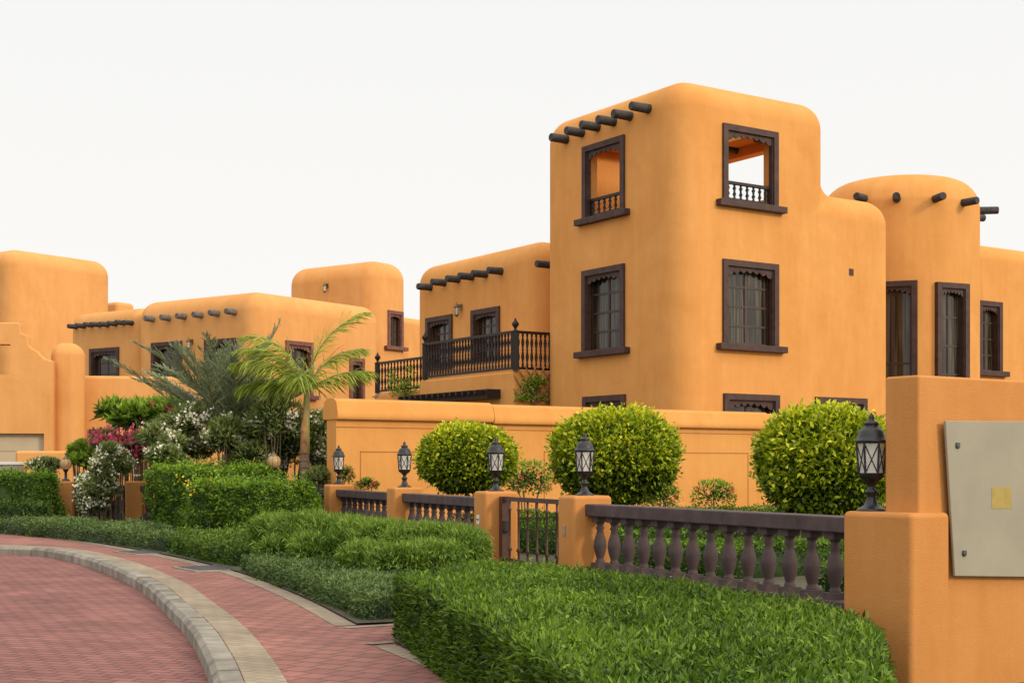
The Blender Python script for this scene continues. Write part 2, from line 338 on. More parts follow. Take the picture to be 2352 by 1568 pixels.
# ------------------------------------------------------------ foliage
def nrm(a): return a/np.maximum(np.linalg.norm(a,axis=1,keepdims=True),1e-9)
def nz(P,f,s=0.0):
    x,y,z=P[:,0]*f+s,P[:,1]*f+s*1.7,P[:,2]*f-s
    return (np.sin(x*1.0+1.3*np.sin(y*.9+s))+np.sin(y*1.1+1.7*np.sin(z*1.2))+np.sin(z*1.3+1.1*np.sin(x*1.4+2*s)))/3
class Fol:
    def __init__(s): s.V=[]; s.L=[]; s.S=[]; s.T=[]; s.n=0
    def leaves(s,P,D,Nn,L,Wd,T):
        n=len(P); D=nrm(D); S=nrm(np.cross(D,Nn)); Nn=np.cross(S,D)
        L=np.broadcast_to(L,(n,))[:,None]; Wd=np.broadcast_to(Wd,(n,))[:,None]
        V=np.stack([P,P+D*L*.42+S*Wd*.5+Nn*Wd*.18,P+D*L-Nn*L*.08,P+D*L*.42-S*Wd*.5+Nn*Wd*.18],axis=1).reshape(-1,3)
        s.V.append(V); s.L.append(np.arange(4*n)+s.n); s.S.append(np.full(n,4)); s.T.append(np.clip(np.broadcast_to(T,(n,)),0,1)); s.n+=4*n
    def faces(s,V,Fs,tone=0):
        s.V.append(np.array(V,float))
        s.L.append(np.concatenate([np.array(f) for f in Fs])+s.n); s.S.append(np.array([len(f) for f in Fs])); s.T.append(np.full(len(Fs),float(tone))); s.n+=len(V)
    def build(s,name,m,parent=None):
        V=np.concatenate(s.V).astype(np.float32); L=np.concatenate(s.L).astype(np.int32); S=np.concatenate(s.S).astype(np.int32); T=np.concatenate(s.T).astype(np.float32)
        me=bpy.data.meshes.new(name); me.vertices.add(len(V)); me.vertices.foreach_set('co',V.ravel())
        me.loops.add(len(L)); me.loops.foreach_set('vertex_index',L)
        me.polygons.add(len(S)); st=np.concatenate([[0],np.cumsum(S)[:-1]]).astype(np.int32)
        me.polygons.foreach_set('loop_start',st); me.polygons.foreach_set('loop_total',S)
        me.update(calc_edges=True); me.validate()
        a=me.attributes.new('tone','FLOAT','FACE')
        if len(a.data)==len(T): a.data.foreach_set('value',T)
        return link_mesh(name,me,m,parent)
    def sphere(s,c,r,tone=0,na=16,nb=10,pw=2.0):
        V=[];Fs=[]
        for i in range(nb+1):
            th=PI*i/nb
            for j in range(na):
                ph=2*PI*j/na; d=np.array([math.sin(th)*math.cos(ph),math.sin(th)*math.sin(ph),math.cos(th)])
                k=(np.abs(d)**pw).sum()**(-1/pw); V.append(np.array(c)+d*k*np.array(r))
        for i in range(nb):
            for j in range(na):
                j2=(j+1)%na; Fs.append([i*na+j,i*na+j2,(i+1)*na+j2,(i+1)*na+j])
        s.faces(V,Fs,tone)
    def blob(s,c,r,n,L,Wd,pw=2.0,up=.3,inner=.25,lump=.1,lf=3.0,tone=.5,tv=.25,seed=0,rand=.6,zmin=None,topt=.15,down=False,sprout=.04,droop=0):
        d=nrm(rng.normal(size=(n,3)))
        if not down: d[:,2]=np.where(d[:,2]<-.75,-d[:,2],d[:,2])
        k=(np.abs(d)**pw).sum(1)**(-1/pw)
        ds=d*k[:,None]; nn=nz(ds*np.array(r),lf,seed)+.5*nz(ds*np.array(r),lf*2.4,seed+2)
        rad=(1+lump*nn)*(1-inner*rng.random(n)**2.2)*(1+(rng.random(n)<sprout)*rng.random(n)*.14)
        P=np.array(c)+ds*rad[:,None]*np.array(r)
        if zmin is not None:
            P[:,2]=np.maximum(P[:,2],zmin+.02*rng.random(n))
        D=nrm(d+rng.normal(size=(n,3))*rand+np.array([0,0,up])); Nn=nrm(d*.6+rng.normal(size=(n,3))*.6+np.array([0,0,.4]))
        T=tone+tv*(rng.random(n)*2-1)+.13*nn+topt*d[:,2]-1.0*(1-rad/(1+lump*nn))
        Ls=L*(.7+.6*rng.random(n)); Ws=Wd*(.75+.5*rng.random(n))
        s.leaves(P,D,Nn,Ls,Ws,T)
        if droop:
            k=rng.random(n)<droop; D2=nrm(D[k]+np.array([0,0,-1.1])); s.leaves(P[k]+nrm(D[k])*(Ls[k]*.75)[:,None],D2,Nn[k],Ls[k]*.7,Ws[k]*.9,T[k]+.1)
def inpoly(x,y,poly):
    r=np.zeros(len(x),bool); n=len(poly)
    for i in range(n):
        x0,y0=poly[i]; x1,y1=poly[(i+1)%n]
        c=((y0>y)!=(y1>y)); xi=(x1-x0)*(y-y0)/((y1-y0) if y1!=y0 else 1e-9)+x0
        r^=c&(x<xi)
    return r
def hedge(name,poly,z0,z1,dens,L,Wd,m,label,cat='hedge',group=None,lump=.03,tone=.5,up=.5,rand=.6,seed=1.0,kind=None,tv=.25,lf=2.5,rnd=.06,sprout=.03,sph=.1):
    f=Fol(); p=np.array(poly); ar=.5*sum(p[i-1][0]*p[i][1]-p[i][0]*p[i-1][1] for i in range(len(p)))
    if ar<0: p=p[::-1]
    ar=abs(ar); cen=p.mean(0); hz=z1-z0
    q=cen+(p-cen)*(1-.12/np.maximum(.3,np.linalg.norm(p-cen,axis=1)))[:,None]
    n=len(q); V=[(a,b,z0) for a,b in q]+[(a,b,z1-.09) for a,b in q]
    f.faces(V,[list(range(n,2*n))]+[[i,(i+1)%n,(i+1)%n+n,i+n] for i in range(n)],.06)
    nt=int(ar*dens); lo=p.min(0); hi=p.max(0)
    x=rng.uniform(lo[0],hi[0],nt*4); y=rng.uniform(lo[1],hi[1],nt*4); k=inpoly(x,y,p); x=x[k][:nt]; y=y[k][:nt]; nt=len(x)
    P=np.stack([x,y,np.full(nt,z1)],1)
    dist=np.full(nt,9.)
    for i in range(n):
        a=p[i]; b=p[(i+1)%n]; e=b-a; le=np.linalg.norm(e); tt=np.clip(((x-a[0])*e[0]+(y-a[1])*e[1])/le**2,0,1)
        dist=np.minimum(dist,np.hypot(x-a[0]-tt*e[0],y-a[1]-tt*e[1]))
    nn=nz(P,lf,seed)+.5*nz(P,lf*2.7,seed+3)
    dep=rng.random(nt)**2*.08
    sp=(rng.random(nt)<sprout)*rng.random(nt)*sph
    P[:,2]+=lump*nn-dep-rnd*np.exp(-dist/.06)+sp
    D=nrm(np.array([0,0,up])+rng.normal(size=(nt,3))*rand); Nn=nrm(rng.normal(size=(nt,3))*.5+np.array([0,0,.9]))
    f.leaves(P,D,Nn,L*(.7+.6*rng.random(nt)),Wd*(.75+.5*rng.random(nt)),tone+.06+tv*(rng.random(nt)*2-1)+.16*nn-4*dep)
    for i in range(n):
        a=p[i]; b=p[(i+1)%n]; e=b-a; le=np.linalg.norm(e); ns=int(le*hz*dens)
        if ns<1: continue
        t=rng.random(ns); out=np.array([e[1],-e[0],0])/le
        z=z0+hz*rng.random(ns); P=np.stack([a[0]+e[0]*t,a[1]+e[1]*t,z],1)
        nn=nz(P,lf,seed)+.5*nz(P,lf*2.7,seed+3); dep=rng.random(ns)**2*.08; top=np.exp(-(z1-z)/.06)*rnd*.7
        sp=(rng.random(ns)<sprout)*rng.random(ns)*sph*.7
        P+=out*(lump*1.2*nn-dep-top+sp)[:,None]
        D=nrm(out*.8+np.array([0,0,up*.8])+rng.normal(size=(ns,3))*rand); Nn=nrm(out*.7+rng.normal(size=(ns,3))*.5+np.array([0,0,.3]))
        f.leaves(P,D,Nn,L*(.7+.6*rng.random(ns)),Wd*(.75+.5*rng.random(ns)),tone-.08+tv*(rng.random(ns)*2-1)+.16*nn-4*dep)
    o=f.build(name,M[m]); return tag(o,label,cat,group,kind)
def flowers(centers,n,rad,size,m,parent,name='blossom'):
    f=Fol(); c=np.array(centers)
    idx=rng.integers(0,len(c),n); P=c[idx]+rng.normal(size=(n,3))*rad
    f.leaves(P,rng.normal(size=(n,3))+np.array([0,-.3,.4]),rng.normal(size=(n,3)),size,size*.8,rng.random(n)); return f.build(name,M[m],parent)
def surf_pts(c,r,n,low=-.3):
    d=nrm(rng.normal(size=(n*4,3))); d=d[(d[:,2]>low)&(d[:,1]<.4)][:n]; return np.array(c)+d*np.array(r)*1.08
# ============================================================ SETTING
def crom(pts,n=10):
    out=[]; P=[pts[0]]+list(pts)+[pts[-1]]
    for i in range(1,len(P)-2):
        for k in range(n):
            t=k/n; p0,p1,p2,p3=[np.array(P[j],float) for j in (i-1,i,i+1,i+2)]
            out.append(.5*((2*p1)+(-p0+p2)*t+(2*p0-5*p1+4*p2-p3)*t*t+(-p0+3*p1-3*p2+p3)*t**3))
    out.append(np.array(pts[-1],float)); return out
def offset(c,d):
    o=[]
    for i in range(len(c)):
        t=c[min(i+1,len(c)-1)]-c[max(i-1,0)]; t=t/np.linalg.norm(t); o.append(c[i]+d*np.array([-t[1],t[0]]))
    return o
def sheet(name,poly,z,m):
    k=MB(); k.add([(p[0],p[1],z) for p in poly],[tuple(range(len(poly)))]); o=obj(name,k,m); return tag(o,kind='structure')
kc=[(-40,25.2),(-24,25.2),(-14,25.0),(-10.5,24.9),(-8.7,24.5),(-7.5,23.4),(-5.97,20.6),(-4.45,17.1),(-3.46,14.3),(-2.76,12.2),(-2.27,10.5),(-1.88,9.0),(-1.28,6.5),(-.5,3),(.5,-1),(2,-6)]
KC=crom(kc,8); KW=.18
k=MB(); k.box((-400,-60,-.4),(400,900,-.02)); tag(obj('ground',k,M['land']),kind='structure')
sheet('road',[(-60,-20),(-60,40),(20,40),(20,-20)],0,M['road'])
inn=offset(KC,KW)
slab=[tuple(p) for p in inn]+[(60,-6),(60,120),(-60,120),(-60,25.3)]
sheet('footpath',slab,.13,M['walk'])
acc=[0]
for i in range(1,len(KC)): acc.append(acc[-1]+np.linalg.norm(KC[i]-KC[i-1]))
def at(c,s):
    i=int(np.searchsorted(acc,s))-1; i=max(0,min(i,len(c)-2)); f=(s-acc[i])/(acc[i+1]-acc[i]); return c[i]*(1-f)+c[i+1]*f
kb=MB(); s=14.0
while s<acc[-1]-1:
    a=at(KC,s+.008); b=at(KC,s+.49); a2=at(inn,s+.008); b2=at(inn,s+.49)
    d=(a2-a)/np.linalg.norm(a2-a)*.04; j=random.uniform(-.006,.006)
    kb.add([(*a,-.02),(*b,-.02),(*b2,-.02),(*a2,-.02),(*(a),.10+j),(*(b),.10+j),(*b2,.139+j),(*a2,.139+j),(*(a+d),.139+j),(*(b+d),.139+j)],
           [(0,1,5,4),(4,5,9,8),(8,9,6,7),(0,4,8,7,3),(1,2,6,9,5),(2,3,7,6)]); s+=.5
tag(obj('kerb',kb,M['kerb']),kind='structure')
def ribbon(name,c,d0,d1,z,m):
    A=offset(c,d0); B=offset(c,d1); k=MB(); n=len(A)
    k.add([(*p,z) for p in A]+[(*p,z) for p in B],[(i,i+1,i+1+n,i+n) for i in range(n-1)]); return tag(obj(name,k,m),kind='structure')
ribbon('footpath_border',KC,KW+.01,KW+.27,.134,M['cream'])
inner=[(-40,30.2),(-16,30.3),(-11.5,30.2),(-9.5,28.6),(-7.25,25.3),(-5.2,21.8),(-3.6,18.6),(-2.25,15.1),(-1.35,12.35)]
IN=crom(inner,8)
ribbon('footpath_inner_border',IN,-.19,.0,.134,M['cream'])
soil=[tuple(p) for p in IN]+[(-.7,12.6),(.3,14.6),(1.0,13.3),(-.3,11.6),(-.95,11.2),(-.45,9.6),(.1,7),(.6,4),(1,-5),(55,-5),(55,110),(-55,110),(-55,30)]
sheet('garden_bed',soil,.15,M['soil'])
k=MB()
def strip(a,b,w,z=.1345):
    a=np.array(a);b=np.array(b);t=(b-a)/np.linalg.norm(b-a);n=np.array([-t[1],t[0]])*w
    k.add([(*a,z),(*b,z),(*(b+n),z),(*(a+n),z)],[(0,1,2,3)])
strip(G(860,1484),G(1085,1575),.16); strip(G(800,1443),G(935,1434),.12); strip(G(850,1481),G(960,1473),.10,.1385)
tag(obj('gate_path_border',k,M['cream']),kind='structure')
for (px,py,label) in ((332,1269,'dark iron drain grate set in the footpath, farther of the two'),(476,1306,'dark iron drain grate set in the footpath, nearer of the two')):
    x,y=G(px,py); a=math.radians(-57 if px>400 else -52)
    r=empty('drain_grate',(x,y,.136),label,'drain grate','iron drain grates in the footpath',rz=a)
    k=MB(); k.box((-.48,-.33,-.05),(.48,-.27,.010)); k.box((-.48,.27,-.05),(.48,.33,.010)); k.box((-.48,-.27,-.05),(-.42,.27,.010)); k.box((.42,-.27,-.05),(.48,.27,.010)); obj('surround',k,M['kerb'],r,local=True)
    k=MB(); k.box((-.42,-.27,-.05),(.42,.27,.002))
    for i in range(17): k.box((-.42+.84*i/17+.01,-.26,.002),(-.42+.84*i/17+.03,.26,.016))
    for i in range(4): k.box((-.42,-.26+.17*i,.003),(.42,-.235+.17*i,.014))
    obj('grille',k,M['iron'],r,local=True)
# ============================================================ MAIN HOUSE
VP=6050
FR,FL=corner_faces(1562,38,VP)
house=empty('adobe_house',(FR.o[0],FR.o[1],.2),'large ochre adobe house with tall square tower, round tower and balcony behind the topiary garden','house')
wR=FR.t(1911); wW=FR.t(2060); dL=FL.t(1240); zT=FR.z(1562,167); zW=FR.z(1950,444)
TLu=spec(FL,1340,1436,324,505); TLl=spec(FL,1339,1436,614,815); TLg=spec(FL,1341,1438,908,1110)
TRu=spec(FR,1659,1785,294,480); TRl=spec(FR,1659,1786,601,805); TRg=spec(FR,1661,1788,905,1110)
WGg=spec(FR,1871,1989,913,1110)
def ocut(sp): F,a,b,z0,z1=sp; return (F,a+BW*.8,b-BW*.8,-.6,.6,z0+.15,z1-BW*.8)
cuts=[(FR,.4,wR-.4,-dL+.4,-.4,TRu[3]-.75,zT-.7), ocut(TLu),ocut(TRu)]+[wcut(s) for s in (TLl,TLg,TRl,TRg,WGg)]
Yr=43.3; zo1=CH+(HY-352)/F0*Yr
Fr2=Face((FR.o[0]+FR.d[0]*wR,FR.o[1]+FR.d[1]*wR),FL.d,FR.d)
cuts.append((Fr2,1.2,5.2,-.8,.5,zW+.06,zo1))
cuts.append((FR,1.2,wR-1.2,-dL+1.0,-dL+4.6,zT-1.2,zT+.5))  # unseen roof opening, added to let daylight brighten the tower room
adobe('tower_wall',FR,[(0,-.1),(wW,-.1),(wW,zW),(wR,zW),(wR,zT),(0,zT)],dL,.78,cuts,M['stucco'],house)
window(house,TLu,'open'); window(house,TRu,'open')
for s in (TLl,TRl,TLg,TRg,WGg): window(house,s)
for sp,n in ((TLu,6),(TRu,7)):
    F,a,b,z0,z1=sp; small_balusters(F,a+.2,b-.2,-.12,z0+.15,z0+.72,n,house,M['blackwood'],'window_railing')
for px,py in ((1302,320),(1338,305),(1374,293),(1411,279),(1448,267),(1490,252)): viga(FL,px,py,.62,.13,house,M['log'])
for t in (2.1,3.6):
    kk=MB(Fr2.M); kk.path([(t,-1.0,zo1+.24),(t,-.35,zo1+.24)],.12,10); obj('roof_log',kk,M['log'],house)
t=FR.t(1955); z=FR.z(1955,625); kk=MB(FR.M); kk.box((t-.09,-.02,z-.1),(t+.09,.015,z+.1)); obj('wall_vent',kk,M['trim'],house)
BR,BL=corner_faces(1232,46,VP)
bw=7.6; bL=BL.t(947); bz=BR.z(1232,545)
W1=spec(BL,980,1040,726,850); W2=spec(BL,1084,1149,708,830)
adobe('rear_wall',BR,rect(bw,-.1,bz),bL,.75,[wcut(W1),wcut(W2)],M['stucco'],house)
window(house,W1,sill=False); window(house,W2,sill=False)
for px,py in ((990,660),(1022,650),(1054,643),(1086,637),(1117,630),(1152,622)): viga(BL,px,py,.55,.125,house,M['log'])
viga(BL,1262,607,.5,.12,house,M['log'])
wall_lantern(BL,1060,706,.5,house)
KR,KL=corner_faces(1180,42.8,VP)
zb=KL.z(1180,850); zr=KL.z(1180,758); tl=KL.t(973)
adobe('balcony_base',KR,rect(2.3,-.1,zb),tl+.3,.1,[],M['stucco'],house,seg=3)
def post(F,t,z0,z1,parent):
    p=F.pt(t,-.06,0); kk=MB(Matrix.Translation((p.x,p.y,0))); kk.box((-.09,-.09,z0),(.09,.09,z1-.06)); kk.lathe([(.11,z1-.06),(.12,z1-.02),(.04,z1+.02),(.05,z1+.08),(.11,z1+.16),(.11,z1+.21),(.05,z1+.28),(.02,z1+.36),(.0,z1+.38)],n=10)
    obj('post',kk,M['blackwood'],parent)
r1=small_balusters(KL,.12,tl,-.06,zb,zr,30,house,M['blackwood'])
r2=small_balusters(KR,.12,KR.t(1300),-.06,zb,zr,11,house,M['blackwood'])
post(KL,0,zb,zr,r1); post(KL,tl,zb,zr,r1)
QR,QL=corner_faces(976,50,VP)
zq=QL.z(972,893); zq1=QL.z(972,818); tq=QL.t(864)
adobe('terrace_base',QR,rect(3,-.1,zq),tq+.2,.1,[],M['stucco'],house,seg=3)
r3=small_balusters(QL,.05,tq,-.06,zq,zq1,15,house,M['blackwood']); post(QL,tq,zq,zq1,r3)
kk=MB(KL.M); kk.box((.7,.02,KL.z(1160,905)-.12),(tl+.1,.5,KL.z(1160,893)))
for i in range(14): kk.box((.9+i*.36,.45,KL.z(1160,900)-.06),(1.0+i*.36,.8,KL.z(1160,896)))
obj('awning_beam',kk,M['blackwood'],house)
cy=47.6; cxr=gx(2066,cy); rr=2.56; ztop=CH+(HY-408)/F0*(cy-1.2)
prof=[(rr,-.1),(rr,ztop-.95)]+[(rr-.95+.95*math.cos(a),ztop-.95+.95*math.sin(a)) for a in np.linspace(.12,PI/2,9)]+[(.4,ztop+.04)]
kk=MB(Matrix.Translation((cxr,cy,0))); kk.lathe(prof,n=64); b=kk.bm(); bmesh.ops.remove_doubles(b,verts=b.verts,dist=1e-4); bmesh.ops.recalc_face_normals(b,faces=b.faces)
def cylface(px,wid):
    r=(px-CX)/F0
    A=r*r+1; B=-2*(r*cxr+cy); Cc=cxr**2+cy**2-rr**2; Yh=(-B-math.sqrt(max(0,B*B-4*A*Cc)))/(2*A); x=r*Yh
    out=((x-cxr)/rr,(Yh-cy)/rr); d=(-out[1],out[0]); return Face((x-d[0]*wid/2,Yh-d[1]*wid/2),d,out),Yh
Fd,Yd=cylface(2049,1.55); Fw,Yw=cylface(2188,1.3)
def zz(py,Y): return CH+(HY-py)/F0*Y
Sd=(Fd,0,1.55,zz(1010,Yd),zz(646,Yd)); Sw=(Fw,0,1.3,zz(990,Yw),zz(650,Yw))
apply_body('round_tower_wall',b,[(Fd,.15,1.4,-.6,.6,Sd[3],Sd[4]-.13),(Fw,.15,1.15,-.6,.6,Sw[3],Sw[4]-.13)],M['stucco'],house)
window(house,Sd,'glazed',sill=False,name='door',flat=.12,rows=2); window(house,Sw,'glazed',sill=False,flat=.12,rows=5)
for px,py in ((1985,456),(2060,457),(2148,457),(2212,466)):
    F,Y=cylface(px,0); z=zz(py,Y); kk=MB(F.M); kk.path([(0,-.3,z),(0,.52,z),(0,.55,z)],[.13,.125,.11],12); obj('roof_log',kk,M['log'],house)
for ang,dz in ((-8,0),(14,-.05)):
    a=math.radians(ang); o_=(cxr+rr*math.cos(a),cy+rr*math.sin(a)); F=Face(o_,(-math.sin(a),math.cos(a)),(math.cos(a),math.sin(a))); z=zz(484 if ang<0 else 499,o_[1]); kk=MB(F.M); kk.path([(0,-.3,z),(0,.6,z),(0,.63,z)],[.13,.125,.11],12); obj('roof_log',kk,M['log'],house)
ER,EL=corner_faces(2232,48.6,VP)
S3=spec(ER,2246,2300,692,862)
adobe('side_wing_wall',ER,rect(9,-.1,ER.z(2300,562)),7,.6,[wcut(S3)],M['stucco'],house); window(house,S3,rows=4)
# ============================================================ FAR HOUSES
VB=3500
HR,HL=corner_faces(588,58,VB)
hb=empty('adobe_house',(HR.o[0],HR.o[1],.2),'two storey ochre adobe house behind the palm with six pale roof logs','house')
hz=HR.z(588,664); w1=HR.t(882); l1=HL.t(306)
S=[spec(HL,349,419,785,905),spec(HL,471,545,778,900)]; S2=[spec(HR,655,718,784,915),spec(HR,802,836,822,930)]
adobe('house_wall',HR,rect(w1,-.1,hz),l1,.8,[wcut(s) for s in S+S2],M['stucco_far'],hb)
for s in S: window(hb,s,sill=True)
for s in S2: window(hb,s,sill=True,trim='rosetrim')
for px,py in ((352,732),(389,730),(425,726),(463,723),(501,719),(540,717)): viga(HL,px,py,.5,.13,hb,M['greylog'])
wall_lantern(HL,441,785,.5,hb)
JR,JL=corner_faces(322,62.9,VB); jz=JL.z(300,706); l2=JL.t(155)
S4=spec(JL,207,274,799,915)
adobe('wing_wall',JR,rect(3,-.1,jz),l2,.6,[wcut(S4)],M['stucco_far'],hb); window(hb,S4)
for i in range(8): viga(JL,176+i*18.2,750-i*1.3,.5,.11,hb,M['log'])
TR2,TL2=corner_faces(862,68,VB)
ht=empty('adobe_tower',(TR2.o[0],TR2.o[1],.2),'ochre square stair tower with one narrow window rising behind the two storey house','tower')
S5=spec(TR2,890,925,714,803)
adobe('tower_wall',TR2,rect(TR2.t(944),-.1,TR2.z(862,592)),TL2.t(652),.9,[wcut(S5)],M['stucco_far'],ht)
window(ht,S5,trim='rosetrim'); wall_lantern(TL2,752,657,.5,ht)
UR,UL=corner_faces(925,74,VB)
adobe('wing_wall',UR,rect(9,-.1,UR.z(940,728)),4,.4,[],M['stucco_far'],ht)
AR,AL=corner_faces(25,73,VB)
ha=empty('adobe_house',(AR.o[0],AR.o[1],.2),'plain tall ochre adobe block at the left edge of the photo','house')
adobe('house_wall',AR,rect(AR.t(264),-.1,AR.z(25,566)),12,.9,[],M['stucco_far'],ha)
XR,XL=corner_faces(268,86,VB)
adobe('roof_parapet',XR,rect(1.4,5,XR.z(268,692)),3,.25,[],M['stucco_far'],ha)
LR,LL=corner_faces(150,44,9000)
wl=empty('garden_building',(LR.o[0],LR.o[1],.15),'low ochre wing with rounded corner pier and curved stepped parapet over the garage','building')
Fg=Face((gx(186,45.2),45.2),(.985,.17),(.17,-.985))
S6=spec(Fg,205,240,985,1040)
adobe('low_wall',Fg,rect(7.2,-.1,Fg.z(190,862)),1.5,.12,[wcut(S6,.2)],M['stucco_far'],wl,seg=4); window(wl,S6,sill=False,bw=.12)
Fp=Face((gx(113,44),44),(.985,.17),(.17,-.985))
adobe('corner_pier',Fp,rect(Fp.t(189),-.1,Fp.z(150,785)),1.1,.42,[],M['stucco_far'],wl)
Fc=Face((gx(-160,43.0),43.0),(.985,.17),(.17,-.985))
pf=[(-160,740),(44,740),(47,748),(48,764),(60,768),(64,776),(66,792),(74,800),(84,804),(92,814),(104,824),(122,828)]
pr=[(Fc.t(a),Fc.z(a,b)) for a,b in pf]; pr=[(pr[0][0],-.1)]+pr+[(pr[-1][0],-.1)]
kk=MB(Fc.M); kk.prism(pr,0,-.5); b=kk.bm(); bmesh.ops.remove_doubles(b,verts=b.verts,dist=1e-5); bmesh.ops.recalc_face_normals(b,faces=b.faces)
bmesh.ops.bevel(b,geom=[e for e in b.edges if e.calc_face_angle(0)>1.2 and min(v.co.z for v in e.verts)>1],offset=.05,segments=3,profile=.5,affect='EDGES',clamp_overlap=True)
ta,tb=Fc.t(-60),Fc.t(24); tg=Fc.t(101)
apply_body('parapet_wall',b,[(Fc,ta,tb,-1,.5,Fc.z(0,860),Fc.z(0,790)),(Fc,-.1,tg,-.3,.5,-.2,Fc.z(60,995))],M['stucco_far'],wl)
kk=MB(Fc.M); kk.box((.1,-.29,0),(tg-.02,-.2,Fc.z(60,996)))
for i in range(5): kk.box((.1,-.2,.5+i*.5),(tg-.02,-.185,.9+i*.5))
obj('garage_door',kk,M['garage'],wl)
k2=Face((gx(35,40),40),(.985,.17),(.17,-.985))
tag(adobe('low_boundary_wall',k2,rect(k2.t(165),0,k2.z(100,1035)),.35,.08,[],M['stucco_far'],None,seg=3),'low plain ochre wall in front of the garage beside the left hedge','wall')
r=empty('utility_cabinet',(gx(25,38.5),38.5,.15),'small pale utility cabinet above the left hedge','cabinet')
kk=MB(); kk.box((-.35,-.2,0),(.3,.2,1.42)); obj('cabinet_body',kk,M['panel'],r,bevel=.02,local=True)
kk=MB(); kk.box((-.38,-.24,1.42),(.33,.24,1.5)); obj('cabinet_lid',kk,M['white'],r,bevel=.01,local=True)
kk=MB(); kk.box((-.28,-.215,.2),(-.02,-.2,1.35)); kk.box((-.03,-.21,.7),(.01,-.2,.8)); kk.box((.0,-.215,.2),(.24,-.2,1.35)); obj('cabinet_door',kk,M['panel'],r,local=True)
# ============================================================ GARDEN WALL behind the topiary
PR,PL=corner_faces(772,29,6000)
gw=empty('garden_wall',(PR.o[0],PR.o[1],.15),'long ochre garden wall with rounded coping and incised panels behind the topiary balls','wall')
wt=PR.z(772,913); zc=PR.z(772,962); tj=PR.t(1128); te=PR.t(2300)
def seg_wall(a,b,dz):
    kk=MB(PR.M); kk.box((a,-.42,0),(b,0,zc+dz)); obj('wall_panel',kk,M['stucco_wall'],gw)
    y=[(.1,zc+dz),(.13,zc+dz+.05),(.13,zc+dz+.14),(.06,wt+dz-.07),(-.06,wt+dz-.01),(-.21,wt+dz),(-.36,wt+dz-.01),(-.48,wt+dz-.07),(-.55,zc+dz+.14),(-.55,zc+dz+.05),(-.52,zc+dz)]
    n=len(y); kk=MB(PR.M); kk.add([(a-.03,q,z) for q,z in y]+[(b,q,z) for q,z in y],[tuple(range(n)),tuple(range(n,2*n))]+[(i,(i+1)%n,(i+1)%n+n,i+n) for i in range(n)])
    obj('coping',kk,M['stucco_wall'],gw,soft=True,merge=True)
seg_wall(0,tj,0); seg_wall(tj+.045,PR.t(1762),-.03); seg_wall(PR.t(1762)+.045,te,-.06)
kk=MB(PR.M); g=.022
def groove(x0,z0,x1,z1):
    kk.box((min(x0,x1)-g/2,.0015,min(z0,z1)-g/2),(max(x0,x1)+g/2,.006,max(z0,z1)+g/2))
M['groove']=mat('incised_line_stucco',(.36,.15,.038),.95,.1,3)
for a,b,zz0,zz1 in ((PR.t(828),PR.t(1180),.5,PR.z(828,1037)),(PR.t(1250),PR.t(1718),.5,PR.z(1250,1037)),(PR.t(1850),PR.t(2200),.5,PR.z(1250,1037))):
    groove(a,zz0,a,zz1); groove(b,zz0,b,zz1); groove(a,zz1,b,zz1)
groove(.0,PR.z(775,980),te,PR.z(775,980))
obj('incised_line',kk,M['groove'],gw)
kk=MB(Matrix.Translation(PR.pt(PR.t(874),-.2,wt))@Matrix.Rotation(.5,4,'Z'))
bx=[(-.09,0,.05),(-.05,0,.055),(-.02,0,.06),(.02,0,.07),(.045,0,.09),(.06,0,.115),(.075,0,.118),(.095,0,.112)]
kk.path(bx,[.008,.014,.032,.036,.028,.022,.016,.002],10); kk.path([(0,.012,.04),(.005,.012,-.002)],.004,5); kk.path([(0,-.012,.04),(.005,-.012,-.002)],.004,5)
tag(obj('bird',kk,M['bark']),'tiny brown bird perched on the coping of the garden wall','bird')
# ============================================================ FENCE
PT=1.166; GZ=.15
pos={'B':(gx(1343,17),17),'C':(gx(1139,20),20),'D':(gx(929,24),24),'E':(gx(778,28),28),'F':(gx(652,32),32)}
fa=math.atan2(pos['C'][1]-pos['B'][1],pos['C'][0]-pos['B'][0])
def pillar(p,label,group='ochre fence pillars',a=fa,h=PT,w=.25):
    r=empty('fence_pillar',(p[0],p[1],GZ),label,'pillar',group,rz=a)
    kk=MB(); kk.box((-w,-w,-.1),(w,w,h-GZ)); obj('pillar_body',kk,M['stucco_near'],r,bevel=.045,seg=4,soft=True,local=True); return r
pb=pillar(pos['B'],'ochre pillar right of the red brown gate, with a small bell plate')
pc=pillar(pos['C'],'ochre pillar left of the red brown gate, with a white number plate')
pillar(pos['D'],'ochre fence pillar left of the gate pillars, second from the gate'); pillar(pos['E'],'ochre fence pillar below the lantern at the end of the garden wall')
pillar(pos['F'],'ochre fence pillar mostly hidden behind the bright trimmed hedge')
def plate(root,name,w,h,z,off,m,marks):
    kk=MB(); kk.box((off-w/2,.25,z-h/2),(off+w/2,.262,z+h/2)); o=obj(name,kk,M[m],root,local=True,bevel=.003,seg=1)
    if marks:
        q=MB()
        for i in range(7):
            x=off-w/2+.012+i*(w-.024)/6; q.box((x-.003,.262,z-.012),(x+.003,.2635,z+.012))
            if i in(1,3,4): q.box((x-.003,.262,z+.008),(x+.009,.2635,z+.012))
        obj('lettering',q,M['black'],o,local=True)
plate(pc,'number_plate',.11,.13,.62,.03,'white',True)
plate(pb,'bell_plate',.07,.12,.6,.02,'panel',False)
bal_prof=[(.052,0),(.052,.03),(.04,.05),(.045,.07),(.062,.14),(.075,.22),(.07,.30),(.048,.38),(.036,.44),(.052,.47),(.036,.50),(.045,.53),(.055,.56)]
kk=MB(); kk.box((-.078,-.078,0),(.078,.078,.06)); kk.lathe([(r*1.02,z*.86+.06) for r,z in bal_prof],n=20); kk.box((-.068,-.068,.535),(.068,.068,.6))
